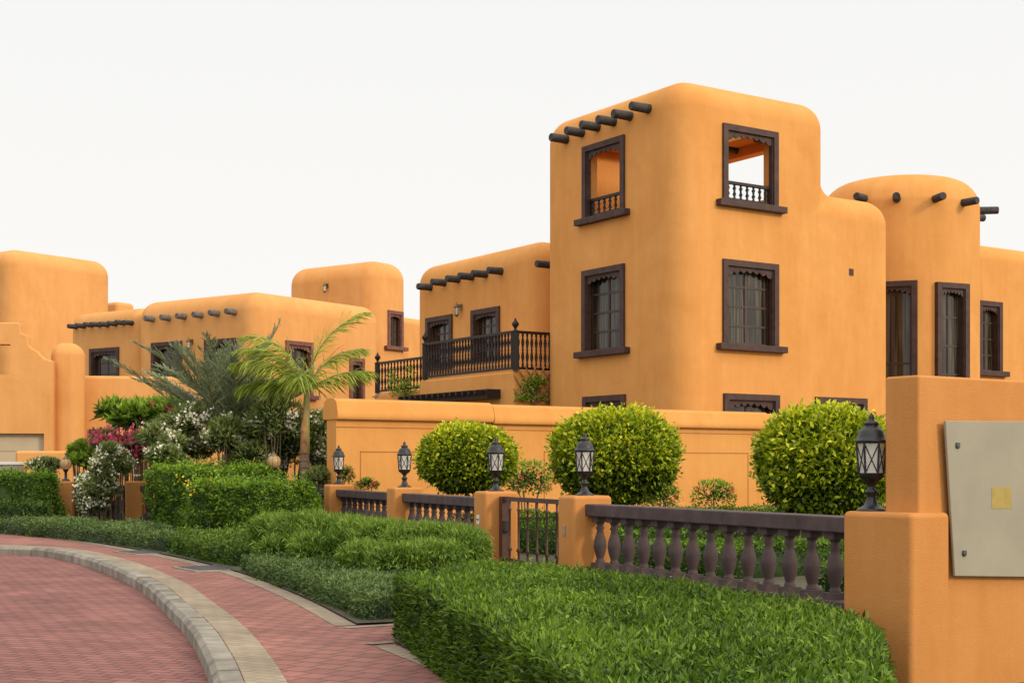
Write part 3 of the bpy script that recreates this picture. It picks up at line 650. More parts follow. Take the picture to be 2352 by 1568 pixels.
kk2=kk.bm(); bmesh.ops.recalc_face_normals(kk2,faces=kk2.faces); BALM=bpy.data.meshes.new('baluster'); kk2.to_mesh(BALM); kk2.free(); BALM.materials.append(M['rail'])
def balustrade(p0,p1,n,label,ztop=1.07,trim=0.3,m='rail'):
    a=math.atan2(p1[1]-p0[1],p1[0]-p0[0]); Ln=math.hypot(p1[0]-p0[0],p1[1]-p0[1])
    r=empty('balustrade',(p0[0],p0[1],GZ),label,'balustrade','purple brown fence balustrades',rz=a)
    kk=MB(); kk.box((trim,-.12,ztop-.14-GZ),(Ln-trim,.12,ztop-GZ)); obj('handrail',kk,M[m],r,bevel=.012,seg=2,local=True)
    kk=MB(); kk.box((trim,-.12,-.1),(Ln-trim,.12,ztop-.14-.6-GZ)); obj('plinth',kk,M['rail'],r,bevel=.01,seg=2,local=True)
    for i in range(n):
        o=bpy.data.objects.new('baluster',BALM); C.objects.link(o); o.parent=r; o.location=(trim+(Ln-2*trim)*(i+.5)/n,0,ztop-.74-GZ); o.rotation_euler=(0,0,random.uniform(-.02,.02))
    return r
dAB=(1.93,-4.2); l=math.hypot(*dAB); dAB=(dAB[0]/l,dAB[1]/l)
balustrade(pos['B'],(pos['B'][0]+dAB[0]*7.9,pos['B'][1]+dAB[1]*7.9),22,'long purple brown balustrade nearest the camera, right of the gate',trim=.22)
balustrade(pos['C'],pos['D'],10,'purple brown balustrade just left of the gate pillar with the number plate',trim=.22)
balustrade(pos['D'],pos['E'],10,'short purple brown balustrade between the two middle lantern pillars',trim=.22)
balustrade(pos['E'],pos['F'],10,'purple brown balustrade partly hidden by the trimmed bright hedge',trim=.22)
def gate(p0,p1,label,ztop=1.1,n=7):
    a=math.atan2(p1[1]-p0[1],p1[0]-p0[0]); Ln=math.hypot(p1[0]-p0[0],p1[1]-p0[1])
    r=empty('garden_gate',(p0[0],p0[1],GZ),label,'gate',rz=a); h=ztop-GZ
    kk=MB(); kk.box((0,-.04,0),(.09,.04,h)); kk.box((Ln-.12,-.05,0),(Ln,.05,h)); kk.box((.09,-.025,h-.06),(Ln-.12,.025,h)); kk.box((.09,-.02,.06),(Ln-.12,.02,.11)); obj('gate_frame',kk,M['rust'],r,local=True)
    for i in range(n):
        x=.09+(Ln-.21)*(i+.5)/n; q=MB(Matrix.Translation((x,0,0))); q.lathe([(.015,.1),(.015,.2),(.034,.23),(.015,.27),(.015,h*.8),(.028,h*.82),(.015,h*.84),(.015,h-.05)],n=8); obj('gate_bar',q,M['rust'],r,local=True)
    q=MB(); q.box((Ln-.2,-.05,h*.5),(Ln-.12,.05,h*.5+.14)); obj('latch',q,M['black'],r,local=True)
def along(a,b,s): l=math.hypot(b[0]-a[0],b[1]-a[1]); return (a[0]+(b[0]-a[0])*s/l,a[1]+(b[1]-a[1])*s/l)
gB=along(pos['B'],pos['C'],.28); gC=along(pos['C'],pos['B'],.28)
gate(gB,gC,'red brown iron garden gate standing between the two gate pillars',n=7)
p1=(gx(151,34.5),34.5); p2=(gx(313,34.5),34.5); pm=(gx(240,34.5),34.5)
q1=pillar(p1,'ochre fence pillar farthest left, beside a narrow dark red gate',a=.0,w=.22); pillar(p2,'ochre fence pillar between the white flowering bush and the bright hedge',a=.0,w=.22)
plate(q1,'number_plate',.1,.12,.6,.0,'white',False)
gate((p1[0]+.24,p1[1]),(pm[0],pm[1]),'dark red iron gate beside the far left pillar',n=8)
balustrade(pm,p2,4,'dark balustrade behind the white flowering bush',trim=.08); balustrade(p2,pos['F'],14,'dark balustrade running behind the bright hedge from the left pillar',trim=.25)
un=math.hypot(VP-CX,F0); u=np.array([(VP-CX)/un,F0/un]); nv=np.array([-u[1],u[0]])
YN=8.3
Fn=Face((gx(2093,YN),YN),tuple(u),tuple(-nv))
mw=empty('meter_wall',(Fn.o[0],Fn.o[1],GZ),'ochre meter wall at the right edge with a low shoulder pillar','wall')
zp=CH-(1178-HY)/F0*YN
bd=.54; kk=MB(Fn.M); kk.box((0,-bd,-.3),(Fn.t(2184),0,zp)); obj('pillar_body',kk,M['stucco_near'],mw,bevel=.035,seg=4,soft=True)
kk=MB(Fn.M); a0=.122; kk.box((a0,-.31,-.3),(4.2,-.05,CH+(HY-861)/F0*(YN+.13))); obj('tall_wall',kk,M['stucco_near'],mw,bevel=.018,seg=3,soft=True)
def off_face(d): return Face((Fn.o[0]+Fn.out[0]*d,Fn.o[1]+Fn.out[1]*d),Fn.d,Fn.out)
Fq=off_face(-.005)
pd=empty('meter_panel',tuple(Fq.pt(Fq.t(2300),0,1.1)),'grey beige metal meter panel with a yellowed sticker on the near wall','panel')
za,zb_=Fq.z(2192,1322),Fq.z(2170,966); tA=Fq.t(2170); tB=Fq.t(2192); tE=1.25; rt=(Fq.z(2352,1324)-Fq.z(2192,1322))/(Fq.t(2352)-tB); rt2=(Fq.z(2352,967)-Fq.z(2170,966))/(Fq.t(2352)-tA)
kk=MB(Fq.M); kk.prism([(tB,za),(tE,za+rt*(tE-tB)),(tE,zb_+rt2*(tE-tA)),(tA,zb_)],-.012,.006); obj('panel_door',kk,M['panel'],pd,bevel=.004,seg=2)
kk=MB(Fq.M); kk.box((tB+.04,-.06,za+.03),(1.2,-.012,zb_-.03)); obj('panel_frame',kk,M['iron'],pd)
kk=MB(Fq.M); t0,t1=Fq.t(2276),Fq.t(2321); kk.box((t0,.0062,Fq.z(2298,1167)),(t1,.0082,Fq.z(2298,1118))); obj('sticker',kk,M['sticker'],pd)
for px,py in ((2197,1023),(2212,1270)):
    t=Fq.t(px); z=Fq.z(px,py); kk=MB(Fq.M@Matrix.Translation((t,.006,z))@Matrix.Rotation(-PI/2,4,'X')); kk.lathe([(.018,-.001),(.018,.008),(.012,.012)],n=14); kk.box((-.015,-.018,0),(.015,.002,.009)); obj('lock',kk,M['iron'],pd)
# ============================================================ LANTERNS
def lantern_proto(loc,rz,sc,label):
    r=empty('pillar_lantern',loc,label,'lantern','black lanterns on the fence pillars',rz=rz,sc=sc)
    kk=MB(); kk.lathe([(.15,0),(.15,.015),(.12,.03),(.075,.06),(.05,.12),(.045,.16),(.065,.185),(.065,.205),(.035,.225),(.035,.26),(.06,.29),(.105,.325),(.125,.345),(.13,.37)],n=20); obj('pedestal',kk,M['black'],r,local=True)
    kk=MB(); kk.lathe([(.118,.375),(.142,.69)],n=6,sm=False); obj('glass',kk,M['lampglass'],r,local=True)
    kk=MB(); kk.lathe([(.13,.37),(.135,.385)],n=6,sm=False); kk.lathe([(.152,.685),(.158,.705)],n=6,sm=False)
    for i in range(6):
        w0=2*PI*(i+.5)/6; w1=2*PI*(i+1.5)/6
        a=(.122*math.cos(w0),.122*math.sin(w0),.38); b=(.147*math.cos(w0),.147*math.sin(w0),.69); c=(.122*math.cos(w1),.122*math.sin(w1),.38); d=(.147*math.cos(w1),.147*math.sin(w1),.69)
        kk.path([a,b],.011,6); kk.path([a,d],.0055,5); kk.path([c,b],.0055,5)
    obj('cage',kk,M['black'],r,local=True)
    kk=MB(); kk.lathe([(.165,.70),(.17,.712),(.15,.725),(.135,.76),(.125,.80),(.10,.835),(.07,.85),(.07,.875),(.08,.885),(.055,.905),(.025,.925),(.032,.945),(.026,.962),(.008,.985),(.002,1.0)],n=20); obj('cap',kk,M['black'],r,local=True)
    kk=MB(); kk.lathe([(.02,.38),(.02,.46),(.05,.50),(.06,.56),(.045,.61),(.01,.635)],n=12); obj('bulb',kk,M['bulb'],r,local=True)
    return r
LS=.78
lp=Fn.pt(.135,-.425,zp)
lan=lantern_proto(lp,.3,.605,'black lantern with crossed panes nearest the camera beside the meter wall')
for kx,lab in (('B','black lantern on the pillar right of the gate'),('C','black lantern on the pillar left of the gate, with the number plate'),('D','black lantern left of the smallest topiary, on the second pillar from the gate'),('E','black lantern in front of the left end of the garden wall'),('F','black lantern behind the bright hedge beside the palm trunk')):
    dup(lan,(pos[kx][0],pos[kx][1],PT),random.uniform(0,1),LS*{'B':.97,'C':.98,'D':1,'E':1,'F':1.08}[kx],lab)
def globe(loc,sc,label):
    r=empty('globe_lamp',loc,label,'lamp','glass globe lamps',sc=sc)
    kk=MB(); kk.lathe([(.13,0),(.12,.03),(.04,.08),(.035,.25),(.07,.30),(.08,.34)],n=14); obj('pedestal',kk,M['black'],r,local=True)
    kk=MB(); kk.lathe([(.17*math.sin(a),.49-.17*math.cos(a)) for a in np.linspace(.3,PI-.2,12)],n=18); obj('globe',kk,M['amber'],r,local=True)
    kk=MB(); kk.lathe([(.09,.62),(.1,.64),(.06,.68),(.02,.72),(.0,.76)],n=12)
    for i in range(4):
        a=PI*i/4; kk.path([(.173*math.cos(a)*math.sin(w),.173*math.sin(a)*math.sin(w),.49-.173*math.cos(w)) for w in np.linspace(.3,2*PI-.3,20)],.004,4)
    obj('cap',kk,M['brass'],r,local=True); return r
pg1=(gx(629,29.5),29.5); pg2=(gx(523,32.4),32.4)
globe((pg1[0],pg1[1],1.2),.85,'amber glass globe lamp beside the lantern near the palm trunk')
pillar(pg1,'narrow ochre pillar under the amber globe lamp',h=1.2,w=.14)
globe((pg2[0],pg2[1],1.3),.8,'glass globe lamp just above the bright hedge, left of centre'); pillar(pg2,'narrow ochre pillar under the globe lamp at the back of the tall hedge',h=1.3,w=.14)
globe((p1[0],p1[1],PT),.85,'glass globe lamp on the far left pillar')
# ============================================================ PLANTS
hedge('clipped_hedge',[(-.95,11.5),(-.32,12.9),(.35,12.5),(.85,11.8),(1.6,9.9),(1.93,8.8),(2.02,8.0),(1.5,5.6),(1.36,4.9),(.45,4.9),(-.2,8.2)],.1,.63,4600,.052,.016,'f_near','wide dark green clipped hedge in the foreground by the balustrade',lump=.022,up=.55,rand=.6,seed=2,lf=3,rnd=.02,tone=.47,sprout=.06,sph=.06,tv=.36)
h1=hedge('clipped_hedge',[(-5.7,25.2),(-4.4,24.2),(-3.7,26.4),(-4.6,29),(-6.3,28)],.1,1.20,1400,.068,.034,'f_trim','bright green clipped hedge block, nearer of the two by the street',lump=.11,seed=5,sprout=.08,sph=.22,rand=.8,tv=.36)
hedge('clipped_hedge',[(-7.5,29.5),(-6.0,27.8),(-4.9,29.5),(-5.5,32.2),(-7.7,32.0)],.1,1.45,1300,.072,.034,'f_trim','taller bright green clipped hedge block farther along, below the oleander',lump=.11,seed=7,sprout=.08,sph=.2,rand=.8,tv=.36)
fl=np.stack([rng.uniform(-5.9,-5.0,16),rng.uniform(24.9,25.6,16),rng.uniform(1.0,1.33,16)],1); flowers(fl,60,.05,.05,'yelfl',h1)
hedge('low_ground_cover',[(-3.55,18.7),(-2.25,15.2),(-1.3,12.6),(-.92,12.75),(-.6,14.2),(-1.2,16.5),(-2.5,19)],.12,.34,3000,.045,.018,'f_cover','low grey green ground cover bordering the footpath in front of the feathery shrubs','ground cover',lump=.05,seed=3,sprout=.05,tv=.3)
hedge('low_ground_cover',[(-5.2,22.0),(-3.8,19.5),(-3.2,20),(-4.2,23.6),(-5.6,24)],.12,.42,2000,.055,.025,'f_trim2','low green ground cover between the two drain grates','ground cover',lump=.09,seed=4,tone=.65,sprout=.08)
hedge('low_ground_cover',[(-11,29.9),(-9.3,28.0),(-7.2,25.3),(-5.5,22.8),(-5.7,24.8),(-7,27.8),(-10,31)],.12,.40,1500,.06,.025,'f_cover','long low ground cover strip at the far left along the footpath','ground cover',lump=.08,seed=6,sprout=.08,tone=.55)
hedge('clipped_hedge',[(-15,31.3),(-11.6,31.2),(-10.3,31.6),(-10.7,33),(-15,33)],.1,.70,900,.07,.03,'f_trim2','low dark hedge step at the far left','hedge',lump=.08,seed=8,sprout=.08)
hedge('clipped_hedge',[(-15,32.5),(-11.5,32.4),(-10.5,32.7),(-11.0,34.1),(-15,35)],.1,1.34,900,.07,.035,'f_trim','tall green hedge at the far left behind the low dark one','hedge',lump=.14,seed=9,tone=.42,sprout=.1,sph=.2)
def shrub(name,blobs,m,label,cat='shrub',L=.16,Wd=.02,n=6000,pw=2.2,up=.6,rand=.5,lump=.12,inner=.5,core=.72,stems=True,group=None,tone=.5,zmin=.13,tv=.25,droop=0,sprout=.04,lf=3.0):
    c0=blobs[0][0]; r=empty(name,(c0[0],c0[1],.14),label,cat,group)
    f=Fol()
    for i,(c,rad) in enumerate(blobs):
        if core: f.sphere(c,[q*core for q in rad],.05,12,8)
        f.blob(c,rad,int(n),L,Wd,pw=pw,up=up,rand=rand,lump=lump,inner=inner,seed=i*2.1+c[0],zmin=zmin,tone=tone,tv=tv,droop=droop,sprout=sprout,lf=lf)
    f.build('foliage',M[m],r)
    if stems:
        kk=MB()
        for c,rad in blobs:
            for q in range(4):
                a=random.uniform(0,6.28); kk.path([(c[0]+.1*math.cos(a),c[1]+.1*math.sin(a),.1),(c[0]+.3*rad[0]*math.cos(a),c[1]+.3*rad[1]*math.sin(a),c[2]*.6+.1),(c[0]+.6*rad[0]*math.cos(a),c[1]+.6*rad[1]*math.sin(a),c[2]+.4*rad[2])],[.02,.014,.006],5)
        obj('stems',kk,M['bark'],r)
    return r
def bl(px,py,Y,rx,ry,dy=None): return ((gx(px,Y),Y,CH+(HY-py)/F0*Y),(rx*Y/F0,(dy or rx*Y/F0),ry*Y/F0))
shrub('feathery_shrub',[bl(1058,1272,17.0,54,46,.45),bl(1005,1266,17.3,64,50,.5),bl(950,1266,17.4,66,50,.5),bl(890,1260,18.0,70,52,.55),bl(825,1254,18.5,70,52,.55),bl(1000,1298,16.4,70,40,.45),bl(930,1300,16.3,74,40,.45),bl(860,1296,16.8,72,40,.45)],'f_feather','feathery fine leaved green shrub beside the gate pillar with the number plate',n=6500,L=.105,Wd=.015,pw=3.2,up=.7,rand=.85,stems=False,lump=.16,inner=.35,core=.62,droop=.15,sprout=.3,tv=.38,lf=6)
shrub('feathery_shrub',[bl(762,1246,19.0,66,52,.55),bl(700,1238,19.8,66,52,.6),bl(640,1244,20.6,60,46,.6),bl(750,1276,18.4,64,40,.45),bl(670,1272,19.2,66,38,.5)],'f_feather','feathery fine leaved green shrub in front of the bright clipped hedge',n=6500,L=.115,Wd=.016,pw=3.2,up=.7,rand=.85,stems=False,tone=.46,lump=.16,inner=.35,core=.62,droop=.15,sprout=.3,tv=.38,lf=6)
def ball(px,py,Y,rx,ry,label,n):
    c=(gx(px,Y),Y,CH+(HY-py)/F0*Y); R=(rx*Y/F0,rx*Y/F0*.9,ry*Y/F0)
    r=empty('topiary_ball',(c[0],c[1],.14),label,'topiary bush','yellow green topiary balls in the garden')
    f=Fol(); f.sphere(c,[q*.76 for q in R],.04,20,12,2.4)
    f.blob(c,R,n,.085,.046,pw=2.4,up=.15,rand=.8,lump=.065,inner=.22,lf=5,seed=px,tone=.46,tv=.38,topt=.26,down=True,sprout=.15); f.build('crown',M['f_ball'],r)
    kk=MB(); kk.path([(c[0],c[1],.1),(c[0]+.03,c[1],.5),(c[0]-.02,c[1]+.02,c[2]-R[2]*.5)],[.06,.05,.04],10); obj('trunk',kk,M['bark'],r)
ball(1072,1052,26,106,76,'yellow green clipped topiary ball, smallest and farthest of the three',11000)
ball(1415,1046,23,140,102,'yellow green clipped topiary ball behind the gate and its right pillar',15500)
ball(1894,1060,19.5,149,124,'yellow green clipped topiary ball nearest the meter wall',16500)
def row(cx_,cy_,ln,wd,z1,label,seed,m='f_gard'):
    a=.59; c,s_=math.cos(a),math.sin(a); P=[]
    for x,y in ((0,-wd/2),(ln,-wd/2),(ln,wd/2),(0,wd/2)): P.append((cx_+x*c-y*s_,cy_+x*s_+y*c))
    hedge('low_box_hedge',P,.12,z1,900,.06,.03,m,label,'hedge','low box hedges in the garden',lump=.05,seed=seed,sprout=.06,tone=.53)
row(1.9,17.4,6.0,1.3,.55,'low box hedge close behind the near balustrade',11)
row(1.1,19.8,8.5,1.0,.6,'low box hedge seen through the gate, second row',12)
row(.2,22.4,10,.9,.62,'low box hedge in the third row from the balustrade',13)
row(-.9,25.6,11,.9,.66,'low box hedge farthest back, in front of the garden wall',14)
row(3.6,14.2,3.0,1.6,.5,'low box hedge nearest the meter wall',15)
def redbush(px,py,Y,rx,ry,label,n=900,fn=40):
    c,R=bl(px,py,Y,rx,ry); r=shrub('flowering_shrub',[(c,R)],'f_broad',label,'flowering shrub',L=.075,Wd=.032,n=n,core=0,inner=.9,up=.6,rand=.8,group='red flowered shrubs by the garden wall',tone=.38,lump=.25,sprout=.2)
    flowers(surf_pts(c,R,12),fn,.03,.045,'redfl',r)
redbush(1215,1106,28,58,36,'red flowered shrub between the smallest and the middle topiary balls',1300,90)
redbush(1515,1140,27,44,34,'red flowered shrub at the lower right of the middle topiary ball',1000)
redbush(1642,1140,29,48,32,'red flowered shrub alone against the wall panel',900,70)
redbush(845,1112,29,22,12,'small red flowered shrub near the left end of the garden wall',300,40)
redbush(795,1092,28.6,18,20,'small red flowered shrub just right of the leftmost garden wall lantern',260,40)
def frond(f,kk,base,az,el,L,droop,nl,ll,lw,hang,tone,r0=.02,spread=1.0,fw=.45,jit=.13):
    pts=[]; p=Vector(base); n=22; step=L/n; pts.append(p.copy()); dirs=[]
    for i in range(n):
        e=el-droop*((i+1)/n)**1.25; d=Vector((math.cos(az)*math.cos(e),math.sin(az)*math.cos(e),math.sin(e))); dirs.append(d); p=p+d*step; pts.append(p.copy())
    kk.path(pts[::2],[r0*(1-.85*i/(len(pts[::2])-1)) for i in range(len(pts[::2]))],6)
    P=[];D=[];LL=[];WW=[];T=[];NN=[]
    sd=Vector((math.sin(az),-math.cos(az),0))
    for j in range(nl):
        s=.12+.88*(j+.5)/nl; x=s*n; i=min(int(x),n-1); q=pts[i].lerp(pts[i+1],x-i); d=dirs[i]
        upv=sd.cross(d)
        if upv.z<0: upv=-upv
        lf=ll*(math.sin(PI*min(1,.14+s*.82))**.55)
        for sg in(-1,1):
            v=sd*sg*spread+d*(fw+.6*s)+upv*.3*(1-hang)+Vector((0,0,-1))*hang+Vector([random.gauss(0,jit) for _ in range(3)]); v.normalize()
            P.append(q);D.append(v);LL.append(lf*random.uniform(.75,1.1));WW.append(lw);T.append(tone+random.uniform(-.3,.3));nn=upv+sd*sg*.3+Vector([random.gauss(0,.3) for _ in range(3)]);NN.append(nn)
    P=np.array(P);D=np.array(D);LL=np.array(LL);WW=np.array(WW);T=np.array(T);NN=np.array(NN)
    f.leaves(P,D,NN,LL*.72,WW,T); D2=nrm(D+np.array([0,0,-1])*hang*.9); f.leaves(P+nrm(D)*(LL*.45)[:,None],D2,NN,LL*.6,WW*.85,T)
Yp=31.; bx_=gx(703,Yp); zcr=CH+(HY-900)/F0*Yp
pt=empty('palm_tree',(gx(700,Yp),Yp,.14),'young palm tree with a grey ringed trunk and arching yellow green fronds','palm tree')
kk=MB(); zt=CH+(HY-1040)/F0*Yp
kk.path([(gx(698,Yp),Yp,.1),(gx(699,Yp),Yp,.6),(gx(699,Yp),Yp,1.0),(gx(700,Yp),Yp,zt)],[.15,.13,.115,.1],14); obj('trunk',kk,M['palmbark'],pt)
for i in range(9):
    kk=MB(); kk.lathe([(.13-.003*i,0),(.138-.003*i,.015),(.13-.003*i,.03)],(gx(699,Yp),Yp,.5+i*.14),n=14); obj('trunk_ring',kk,M['bark'],pt)
kk=MB(); kk.path([(gx(700,Yp),Yp,zt),(gx(701,Yp),Yp,zt+.35),(gx(704,Yp),Yp,zcr-.35),(bx_+.01,Yp,zcr)],[.11,.105,.07,.05],14); obj('crown_shaft',kk,M['shaft'],pt)
kk=MB(); kk.path([(gx(699,Yp),Yp-.06,zt),(gx(699,Yp),Yp-.09,zt+.5),(gx(702,Yp),Yp-.05,zcr-.3)],[.085,.075,.02],10); obj('dry_sheath',kk,M['sheath'],pt)
#   azimuth, elevation, length, droop, hang, tone
for az,el,L,dr,hang,tn in ((.05,1.48,2.3,1.2,.4,.85),(.3,1.2,1.7,1.2,.55,.7),(-.25,.62,1.6,.75,.65,.6),(PI-.1,1.2,1.95,1.4,.6,.7),(PI+.25,.95,1.8,1.25,.75,.65),(PI+.5,1.38,2.0,1.5,.55,.8),(PI*1.5,.9,1.3,1.7,.7,.5),(PI-.5,.65,1.5,1.1,.7,.45),(PI+.05,.45,1.5,.8,.8,.4)):
    f=Fol(); kk=MB(); frond(f,kk,(bx_,Yp,zcr),az,el,L,dr,62,.68,.033,hang*.8,tn,.024,spread=.7,fw=.6,jit=.22)
    o=f.build('frond',M['f_palm'],pt); obj('rib',kk,M['stem'],o)
Yd_=32.6; db=(gx(545,Yd_),Yd_,CH+(HY-1030)/F0*Yd_)
dp=empty('date_palm',(db[0],db[1],.14),'bushy grey green date palm with stiff spiky fronds behind the white oleander','palm tree')
kk=MB(); kk.path([(db[0],db[1],.1),(db[0],db[1],1.0),db],[.22,.24,.16],12); obj('trunk',kk,M['palmbark'],dp)
random.seed(21)
for i in range(50):
    if i<17: az=PI+random.uniform(-.7,.7); el=random.uniform(.4,1.25); L=random.uniform(2.3,3.2)
    elif i<28: az=random.uniform(-.7,.7); el=random.uniform(.6,1.35); L=random.uniform(1.6,2.3)
    else: az=random.uniform(0,2*PI); el=random.uniform(.95,1.5); L=random.uniform(2.2,3.0)
    f=Fol(); kk=MB(); frond(f,kk,(db[0]+random.uniform(-.5,.3),db[1]+random.uniform(-.2,.2),db[2]+random.uniform(0,.3)),az,el,L,random.uniform(.25,.8),64,.44,.03,.05,random.uniform(.35,.75),.022,spread=.6,fw=.6,jit=.2)
    o=f.build('frond',M['f_date'],dp); obj('rib',kk,M['stem'],o)
def split(blobs,k=6):
    out=[]
    for c,R in blobs:
        for i in range(k):
            d=nrm(rng.normal(size=(1,3)))[0]*rng.uniform(.35,.8); q=rng.uniform(.34,.58)
            out.append((tuple(np.array(c)+d*np.array(R)),tuple(np.array(R)*q*np.array([rng.uniform(.8,1.2),1,rng.uniform(.8,1.25)]))))
    return out
def oleander(blobs,label,fm,n=3000,fn=300,flc=30,tone=.5,m='f_olea',L=.15,Wd=.032,sz=.075,rad=.06,low=-.3,k=7,core=.45):
    sub=split(blobs,k)
    r=shrub('flowering_bush',sub,m,label,'flowering bush',L=L,Wd=Wd,n=int(n/k*1.6),core=core,inner=.8,up=.8,rand=.75,lump=.28,tone=tone,sprout=.25,tv=.34)
    cs=np.concatenate([surf_pts(c,R,max(1,flc//k),low) for c,R in sub]); flowers(cs,int(fn*len(blobs)),rad,sz,fm,r); return r
oleander([bl(640,1000,31.8,108,80,1.0),bl(545,1015,31.3,95,62,.8),bl(735,1022,31.6,34,56,.6)],'tall white flowered oleander around the palm trunk','whitefl',flc=24,fn=420,n=4000,sz=.08)
oleander([bl(440,1010,31.9,105,60,.9),bl(385,1045,31.2,60,42,.7)],'white flowered oleander above the taller bright hedge','whitefl',flc=30,fn=620,n=4000,sz=.08)
oleander([bl(222,1125,33,40,72,.7),bl(245,1070,33.2,40,46,.6)],'arching bush thick with cream white blossoms beside the far left pillar','whitefl',n=3000,fn=800,flc=50,low=-.9)
oleander([bl(262,1022,35.4,50,34,.5),bl(318,1024,35.4,32,30,.4)],'bougainvillea with magenta flowers above the cream white bush','pinkfl',n=1600,fn=650,flc=36,tone=.45,sz=.1,rad=.09)
oleander([bl(395,958,34.8,58,36,.6)],'light green broad leaved bush with a few pink flowers below the house windows','pinkfl',n=1800,fn=170,flc=8,m='f_broad',L=.22,Wd=.08,sz=.1)
oleander([bl(300,955,36,58,34,.6)],'broad leaved frangipani at the left of the palms','whitefl',n=1000,fn=20,flc=7,m='f_broad',L=.28,Wd=.09,core=0)
oleander([bl(192,1045,36.8,34,28,.5)],'rounded bright green bush behind the far left pillar','pinkfl',n=2200,fn=6,flc=7,m='f_broad',L=.14,Wd=.06)
oleander([bl(100,1072,37.2,36,16,.4)],'low pale pink flowered bush behind the far left hedge','whitefl',n=900,fn=120,flc=20,core=0)
shrub('flowering_shrub',[bl(735,1095,29.5,32,22,.5)],'f_olea','dry green shrub beside the palm trunk base','shrub',n=900,L=.09,Wd=.03)
def vine(F,px0,px1,py0,py1,label,n=900):
    a,b=sorted((F.t(px0),F.t(px1))); pc=(px0+px1)/2; z0,z1=F.z(pc,py1),F.z(pc,py0)
    r=empty('climbing_vine',tuple(F.pt((a+b)/2,.1,z0)),label,'climbing plant')
    f=Fol(); cl=rng.random((14,2)); ii=rng.integers(0,14,n)
    t=a+(b-a)*np.clip(cl[ii,0]+.09*rng.normal(size=n),-.1,1.1); z=z0+(z1-z0)*np.clip(cl[ii,1]**1.3+.1*rng.normal(size=n),0,1.1); Mx=np.array(F.M)
    l=np.stack([t,.08+.16*rng.random(n),z,np.ones(n)],1); P=(l@Mx.T)[:,:3]
    f.leaves(P,rng.normal(size=(n,3))+np.array([0,0,-.3]),rng.normal(size=(n,3)),.11,.06,.5+.3*rng.normal(size=n)); f.build('foliage',M['f_broad'],r)
    kk=MB(F.M)
    for i in range(9):
        x=a+(b-a)*cl[i,0]; kk.path([((a+b)/2,.1,z0-.3),((a+b+2*x)/4,.12,(z0+z1)/2-.1),(x,.1,z0+(z1-z0)*cl[i,1])],.012,5)
    obj('stems',kk,M['bark'],r)
vine(QL,905,972,848,912,'climbing vine on the lower terrace railing',500); vine(KR,1186,1262,856,918,'climbing vine on the wooden trellis beside the tower',420)
tr=empty('trellis',tuple(KR.pt(1.2,.1,zb-1)),'diamond lattice wooden trellis beside the tower','trellis')
kk=MB(KR.M); a,b=KR.t(1178),KR.t(1292); zA,zB=KR.z(1235,925),KR.z(1235,842)
for i in range(7):
    x=a+(b-a)*i/6
    for sg in(-1,1):
        x2=x+sg*(b-a)*.45; f_=1
        if x2<a: f_=(x-a)/(x-x2) if x!=x2 else 0; x2=a
        if x2>b: f_=(b-x)/(x2-x) if x!=x2 else 0; x2=b
        if f_>.05: kk.path([(x,.05,zA),(x2,.05,zA+(zB-zA)*f_)],.022,4)
obj('lattice',kk,M['sheath'],tr)
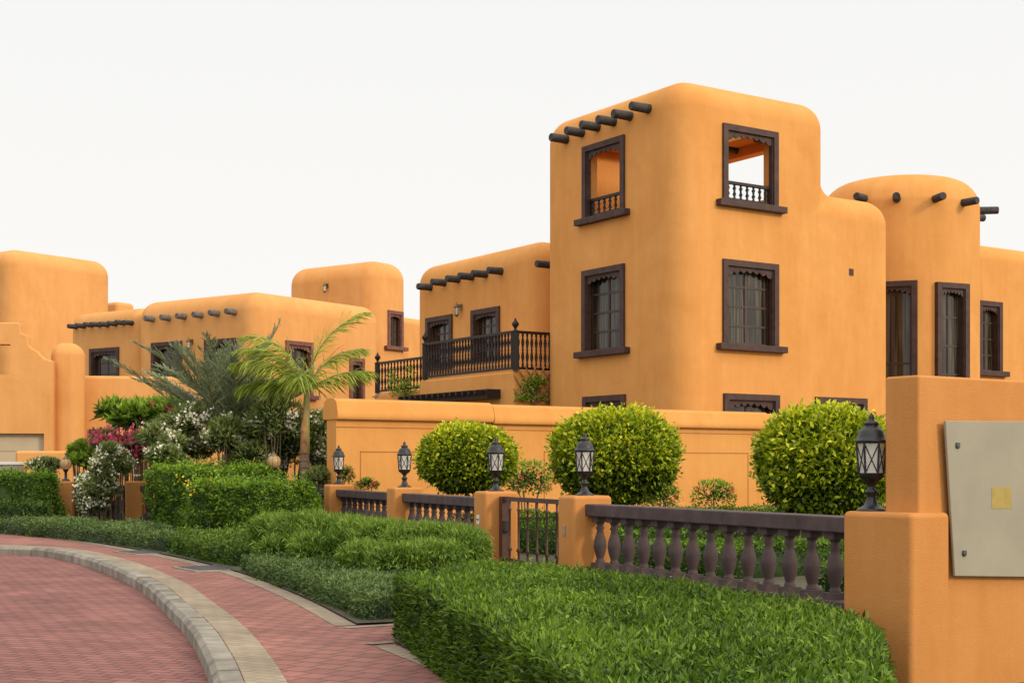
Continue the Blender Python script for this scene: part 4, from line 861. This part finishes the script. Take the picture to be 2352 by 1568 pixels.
# ============================================================ LIGHT / CAMERA
w=bpy.data.worlds.new('World'); scene.world=w; w.use_nodes=True; nt=w.node_tree; N=nt.nodes; L=nt.links
bg=N['Background']
sd=Vector((.84,-.60,.46)).normalized()
sky=N.new('ShaderNodeTexSky'); sky.sky_type='NISHITA'; sky.sun_disc=False; sky.sun_elevation=math.asin(sd.z); sky.sun_rotation=math.atan2(sd.x,sd.y)
sky.dust_density=4
tc=N.new('ShaderNodeTexCoord'); sp=N.new('ShaderNodeSeparateXYZ'); L.new(tc.outputs['Generated'],sp.inputs[0])
rp=N.new('ShaderNodeValToRGB'); e=rp.color_ramp.elements; e[0].position=0; e[0].color=(.985,.965,.925,1); e[1].position=1; e[1].color=(1.6,1.57,1.52,1)
x=e.new(.32); x.color=(.925,.92,.905,1); x=e.new(.55); x.color=(1.25,1.23,1.2,1)
L.new(sp.outputs[2],rp.inputs[0])
dt=N.new('ShaderNodeVectorMath'); dt.operation='DOT_PRODUCT'; dt.inputs[1].default_value=(sd.x*.6,sd.y*1.1,.3); L.new(tc.outputs['Generated'],dt.inputs[0])
mr=N.new('ShaderNodeMapRange'); mr.inputs[1].default_value=0; mr.inputs[2].default_value=1; mr.inputs[3].default_value=0; mr.inputs[4].default_value=.75; L.new(dt.outputs['Value'],mr.inputs[0])
cc=N.new('ShaderNodeMix'); cc.data_type='RGBA'; cc.blend_type='ADD'; cc.inputs[0].default_value=1
cm=N.new('ShaderNodeCombineColor')
for i,f_ in enumerate((1,.9,.74)):
    mm=N.new('ShaderNodeMath'); mm.operation='MULTIPLY'; mm.inputs[1].default_value=f_; L.new(mr.outputs[0],mm.inputs[0]); L.new(mm.outputs[0],cm.inputs[i])
L.new(rp.outputs[0],cc.inputs[6]); L.new(cm.outputs[0],cc.inputs[7])
sm=N.new('ShaderNodeMix'); sm.data_type='RGBA'; sm.blend_type='ADD'; sm.inputs[0].default_value=.002
L.new(cc.outputs[2],sm.inputs[6]); L.new(sky.outputs[0],sm.inputs[7]); L.new(sm.outputs[2],bg.inputs[0]); bg.inputs[1].default_value=1.0
sl=bpy.data.lights.new('sun','SUN'); sl.energy=1.8; sl.angle=math.radians(11); sl.color=(1,.84,.61)
so=bpy.data.objects.new('sun',sl); C.objects.link(so); so.rotation_euler=(-sd).to_track_quat('-Z','Y').to_euler(); so.location=(20,-10,30)
cd=bpy.data.cameras.new('camera'); cam=bpy.data.objects.new('camera',cd); C.objects.link(cam); cam.location=(0,0,CH); cam.rotation_euler=(PI/2,0,0)
cd.lens=F0/2352*36; cd.sensor_width=36; cd.shift_y=(HY-784)/2352; cd.clip_end=2000; cd.clip_start=.05; scene.camera=cam
scene.view_settings.view_transform='Standard'; scene.view_settings.look='None'; scene.view_settings.exposure=0
